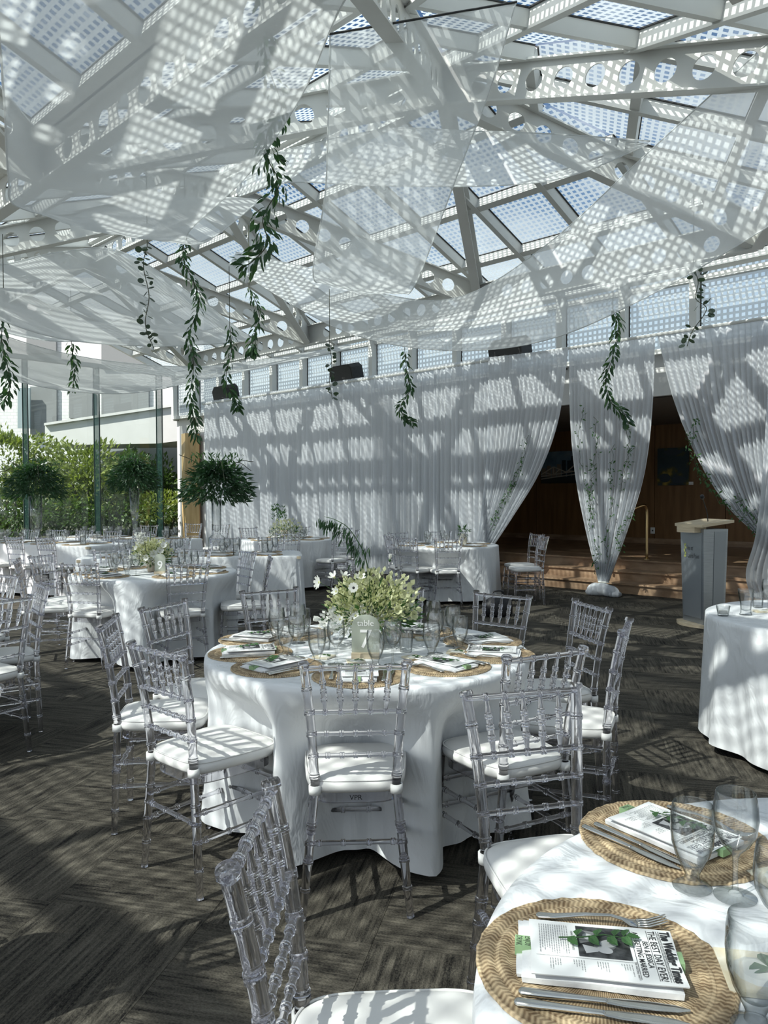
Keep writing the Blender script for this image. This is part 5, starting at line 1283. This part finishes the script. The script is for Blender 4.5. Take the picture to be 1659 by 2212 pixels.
BPN = BF-.035
def painting(px0_, px1_, py0_, py1_, label, kind):
    a, b_ = atb(px0_, py0_, BPN), atb(px1_, py1_, BPN); c = (a+b_)/2; w = abs(ab(a)[0]-ab(b_)[0]); h = abs(a.z-b_.z)
    t = thing('framed_painting', (c.x, c.y, c.z), label, 'painting', math.atan2(-U.y, -U.x))
    obj('canvas', MB().box((0,.0,0), (w,.035,h)), M['paint_'+kind], t)
    return t, w, h
def grad_mat(name, c, scale, pos):
    m = mat(name, c[0], .5); n, l = nodes(m); b = n['Principled BSDF']; tc = n.new('ShaderNodeTexCoord'); no = n.new('ShaderNodeTexNoise'); no.inputs['Scale'].default_value = scale; no.inputs['Detail'].default_value = 6
    cr = n.new('ShaderNodeValToRGB'); e = cr.color_ramp.elements; e[0].color = (*c[0],1); e[0].position = pos[0]; e[1].color = (*c[-1],1); e[1].position = pos[-1]
    for q, cc in zip(pos[1:-1], c[1:-1]): x = e.new(q); x.color = (*cc,1)
    l.new(tc.outputs['Object'], no.inputs['Vector']); l.new(no.outputs['Fac'], cr.inputs[0]); l.new(cr.outputs[0], b.inputs['Base Color']); return m
M['paint_city'] = grad_mat('painted blue sky', [(.05,.10,.16), (.16,.26,.34), (.30,.38,.40)], 2.2, [.3,.5,.7])
M['paint_glow'] = grad_mat('dark teal painting with yellow light', [(.012,.025,.03), (.02,.04,.05), (.06,.06,.02), (.55,.38,.05)], 2.6, [.3,.52,.58,.70])
M['paint_dark'] = mat('dark painted skyline', (.03,.045,.06), .5); M['paint_bridge'] = mat('pale painted bridge', (.50,.46,.40), .5); M['paint_build'] = mat('painted buildings', (.26,.22,.18), .5); M['paint_water'] = mat('painted dark water', (.03,.04,.045), .5)
t, w, h = painting(1170, 1262, 977, 1043, 'painting of a city skyline and truss bridge on the foyer wall', 'city')
fy = -.020
def strip(name, polys, m_, y):
    mb = MB()
    for p in polys: mb.prism([Vector((x*w, y, z*h)) for x, z in p], (0,.002,0))
    obj(name, mb, M[m_], t)
strip('painted_water', [[(-.5,-.5),(.5,-.5),(.5,-.30),(-.5,-.30)]], 'paint_water', fy)
strip('painted_buildings', [[(x,-.3),(x+.10,-.3),(x+.10,z),(x,z)] for x, z in ((-.48,-.02),(-.36,.06),(-.24,.0),(-.12,.10),(.30,.12))], 'paint_build', fy-.001)
strip('painted_towers', [[(x,-.3),(x+.09,-.3),(x+.09,z),(x,z)] for x, z in ((.0,.22),(.12,.20),(.22,.34),(.40,.25))], 'paint_dark', fy-.002)
br = []
for (x0, z0, x1, z1) in [(-.5,-.28,.5,-.10),(-.5,-.22,-.2,.02),(-.2,.02,.1,-.16),(.1,-.16,.3,.06),(.3,.06,.5,-.08),(-.5,-.36,.5,-.2),(-.2,.02,-.2,-.24),(.3,.06,.3,-.14),(-.4,-.16,-.2,-.24),(-.2,-.24,-.05,-.06),(.3,-.14,.15,-.12)]:
    dx, dz_ = x1-x0, z1-z0; l_ = math.hypot(dx, dz_); nx, nz_ = -dz_/l_*.016, dx/l_*.016; br.append([(x0-nx,z0-nz_),(x1-nx,z1-nz_),(x1+nx,z1+nz_),(x0+nx,z0+nz_)])
strip('painted_bridge', br, 'paint_bridge', fy-.003)
t, w, h = painting(1421, 1488, 969, 1048, 'dark painting with a yellow glow on the foyer wall, right of the column', 'glow')
strip('painted_foliage', [ell(-.25,-.3,.18,.12), ell(.2,-.35,.22,.10), ell(.0,.38,.3,.08)], 'paint_dark', fy)
p = atb(1492, 1044, BPN); o = obj('caption_card', MB().beam(p-U*.05, p+U*.05, .01, .06), M['paper']); tag(o, 'small white caption card beside the dark painting', 'card')
p = atb(1410, 1146, BPN); t = thing('wall_outlet', p, 'white wall outlet low on the foyer wall', 'outlet'); o = obj('plate', MB().beam(p-U*.045, p+U*.045, .012, .13), M['paper'], t); localise(o, t)
o = obj('socket', MB().beam(p-U*.015-N*.008, p+U*.015-N*.008, .006, .03), M['greytext'], t); localise(o, t)
def hrail(px_, label):
    b = 11.35; bot = atb(px_, 1212, b); bot.z = ZF; top = Vector((bot.x, bot.y, ZF+.84))
    t = thing('brass_handrail', bot, label, 'handrail')
    o = obj('post', MB().tube(spline([bot, bot.lerp(top, .5), top-Vector((0,0,.12)), top-Vector((0,0,.03))-N*.03, top-N*.12+U*.02, top-N*.36+U*.16-Vector((0,0,.10)), top-N*.62+U*.31-Vector((0,0,.24))], 26), .021, 10), M['brass'], t, True); localise(o, t)
    o = obj('flange', MB().lathe([(.0001,0),(.05,0),(.05,.012),(.02,.018)], 14, bot), M['brass'], t, True); localise(o, t)
    foot = top-N*.60+U*.30-Vector((0,0,.22)); o = obj('lower_post', MB().tube([Vector((foot.x, foot.y, .30)), foot], .021, 10), M['brass'], t, True); localise(o, t)
hrail(1397, 'curved brass handrail at the marble steps')
p = atz(1076, 1331, 0); bg = thing('black_bag', (p.x, p.y, .006), 'rounded black bag on the carpet behind table seven', 'bag', R(15))
obj('body', MB().lathe([(.0001,0),(.14,0),(.165,.03),(.17,.12),(.15,.19),(.10,.22),(.0001,.225)], 18), M['black'], bg, True, Matrix.Diagonal((1.1,.7,1,1)))
obj('handle', MB().tube(spline([(-.08,0,.20), (-.06,0,.29), (.06,0,.29), (.08,0,.20)], 14), .009, 6), M['black'], bg, True)

# ================================================================== OUTSIDE THE GLASS
gr = struct(obj('floor_garden', MB().prism([W(AG+.1,-25,-.05), W(AG+.1,24,-.05), W(AG+45,24,-.05), W(AG+45,-25,-.05)], (0,0,.07)), M['soil'])); gr['label'] = 'garden ground outside the glass wall'
hb = thing('hotel_building', at(150, 1090, 27), 'white painted brick hotel wing with dark windows beyond the glass wall', 'building')
def hpoly(name, pts, Y, th, m_, par=None):
    o = obj(name, MB().prism([at(x, y, Y) for x, y in pts], (0,th,0)), m_, par or hb); o.matrix_parent_inverse = Matrix.Translation(-Vector(hb.location)); return o
def hrect(name, x0, x1, y0, y1, Y, th, m_, par=None): return hpoly(name, [(x0,y1),(x1,y1),(x1,y0),(x0,y0)], Y, th, m_, par)
hrect('wall', -160, 440, 600, 1090, 27, 3, M['brick_white'])
for (x0, x1, y0, y1, cur) in ((68,119,838,935,(112,119)), (222,318,838,902,(246,262)), (222,312,735,792,(230,250)), (152,196,846,900,None), (60,118,690,760,(66,78))):
    w_ = hrect('window', x0-3, x1+3, y0-3, y1+3, 26.9, .1, M['frame_grey'])
    def sub(nm, a0, a1, b0, b1, Y, m_):
        o = obj(nm, MB().prism([at(a0,b1,Y), at(a1,b1,Y), at(a1,b0,Y), at(a0,b0,Y)], (0,.03,0)), m_, w_); o.matrix_parent_inverse = Matrix.Translation(-Vector(hb.location))
    sub('pane', x0, (x0+x1)/2-1, y0, y1, 26.85, M['window_dark']); sub('pane', (x0+x1)/2+1, x1, y0, y1, 26.85, M['window_dark'])
    if cur: sub('window_curtain', cur[0], cur[1], y0+2, y1-2, 26.80, M['window_curtain'])
    if cur: sub('window_curtain', x1-14, x1-3, y0+2, y1-2, 26.80, M['window_curtain'])
hrect('bay_pane', 38, 64, 838, 925, 26.6, .1, M['bay'] if 'bay' in M else M['window_dark'])
hpoly('parapet', [(97,962),(97,917),(440,866),(440,946),(340,958)], 22.5, 2.0, M['wall_white'])
hpoly('parapet_cap', [(95,919),(95,914),(442,862),(442,868)], 22.4, 2.2, M['wall_white'])
hrect('soffit_wall', 205, 440, 962, 1100, 25, .3, M['ext_grey'] if 'ext_grey' in M else M['wall_white'])
def shrub(px_, py_, Y, rx, rz_, n, m_, label, seed, ll=.16):
    c = at(px_, py_, Y); t = thing('garden_shrub', (c.x, c.y, .02), label, 'shrub')
    def fn(r):
        while True:
            v = Vector((r.uniform(-1,1), r.uniform(-1,1), r.uniform(-1,1)))
            if .35 < v.length < 1: break
        k = 1+.22*math.sin(5*v.x+seed)+.18*math.sin(6*v.z+2*seed)
        return Vector((v.x*rx*k, v.y*rx*.8*k, max(.05, c.z+v.z*rz_*k))), Vector((v.x, v.y, v.z+r.uniform(-.5,.8)))
    stuff(obj('foliage', cloud(n, fn, 'leaf', ll, seed, w=.45), M[m_], t))
    for k in range(3): obj('trunk', MB().tube([(.1*k-.1,0,0), (.25*k-.25,.1,c.z*.6), (.4*k-.4,0,c.z)], [.05,.035,.015], 6), M['stem'], t)
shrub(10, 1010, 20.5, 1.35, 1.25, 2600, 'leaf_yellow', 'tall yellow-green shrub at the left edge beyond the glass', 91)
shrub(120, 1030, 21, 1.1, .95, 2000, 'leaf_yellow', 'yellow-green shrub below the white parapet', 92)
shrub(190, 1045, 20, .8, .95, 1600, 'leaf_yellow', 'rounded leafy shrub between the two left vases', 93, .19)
shrub(270, 1040, 22.5, .9, 1.0, 1600, 'leaf_hedge', 'dark shrub behind the middle vase', 94)
shrub(345, 1055, 23, .75, .75, 1300, 'leaf_hedge', 'dark green shrub near the timber column', 95)
shrub(350, 1100, 20.5, .9, .40, 1300, 'leaf_yellow', 'low yellow-green hedge left of the timber column', 96, .13)
shrub(60, 1112, 19.6, 1.6, .55, 2800, 'leaf_hedge', 'low dark hedge along the left of the glass wall', 97, .13)
shrub(220, 1112, 19.9, 1.5, .52, 2600, 'leaf_hedge', 'low dark hedge along the middle of the glass wall', 98, .13)
shrub(120, 1085, 24.5, 2.6, .95, 4200, 'leaf_hedge', 'broad dark hedge in front of the white building, behind the yellow shrubs', 99, .2)
shrub(310, 1085, 24.0, 1.7, .85, 3000, 'leaf_hedge', 'broad dark hedge behind the middle and right vases', 100, .2)
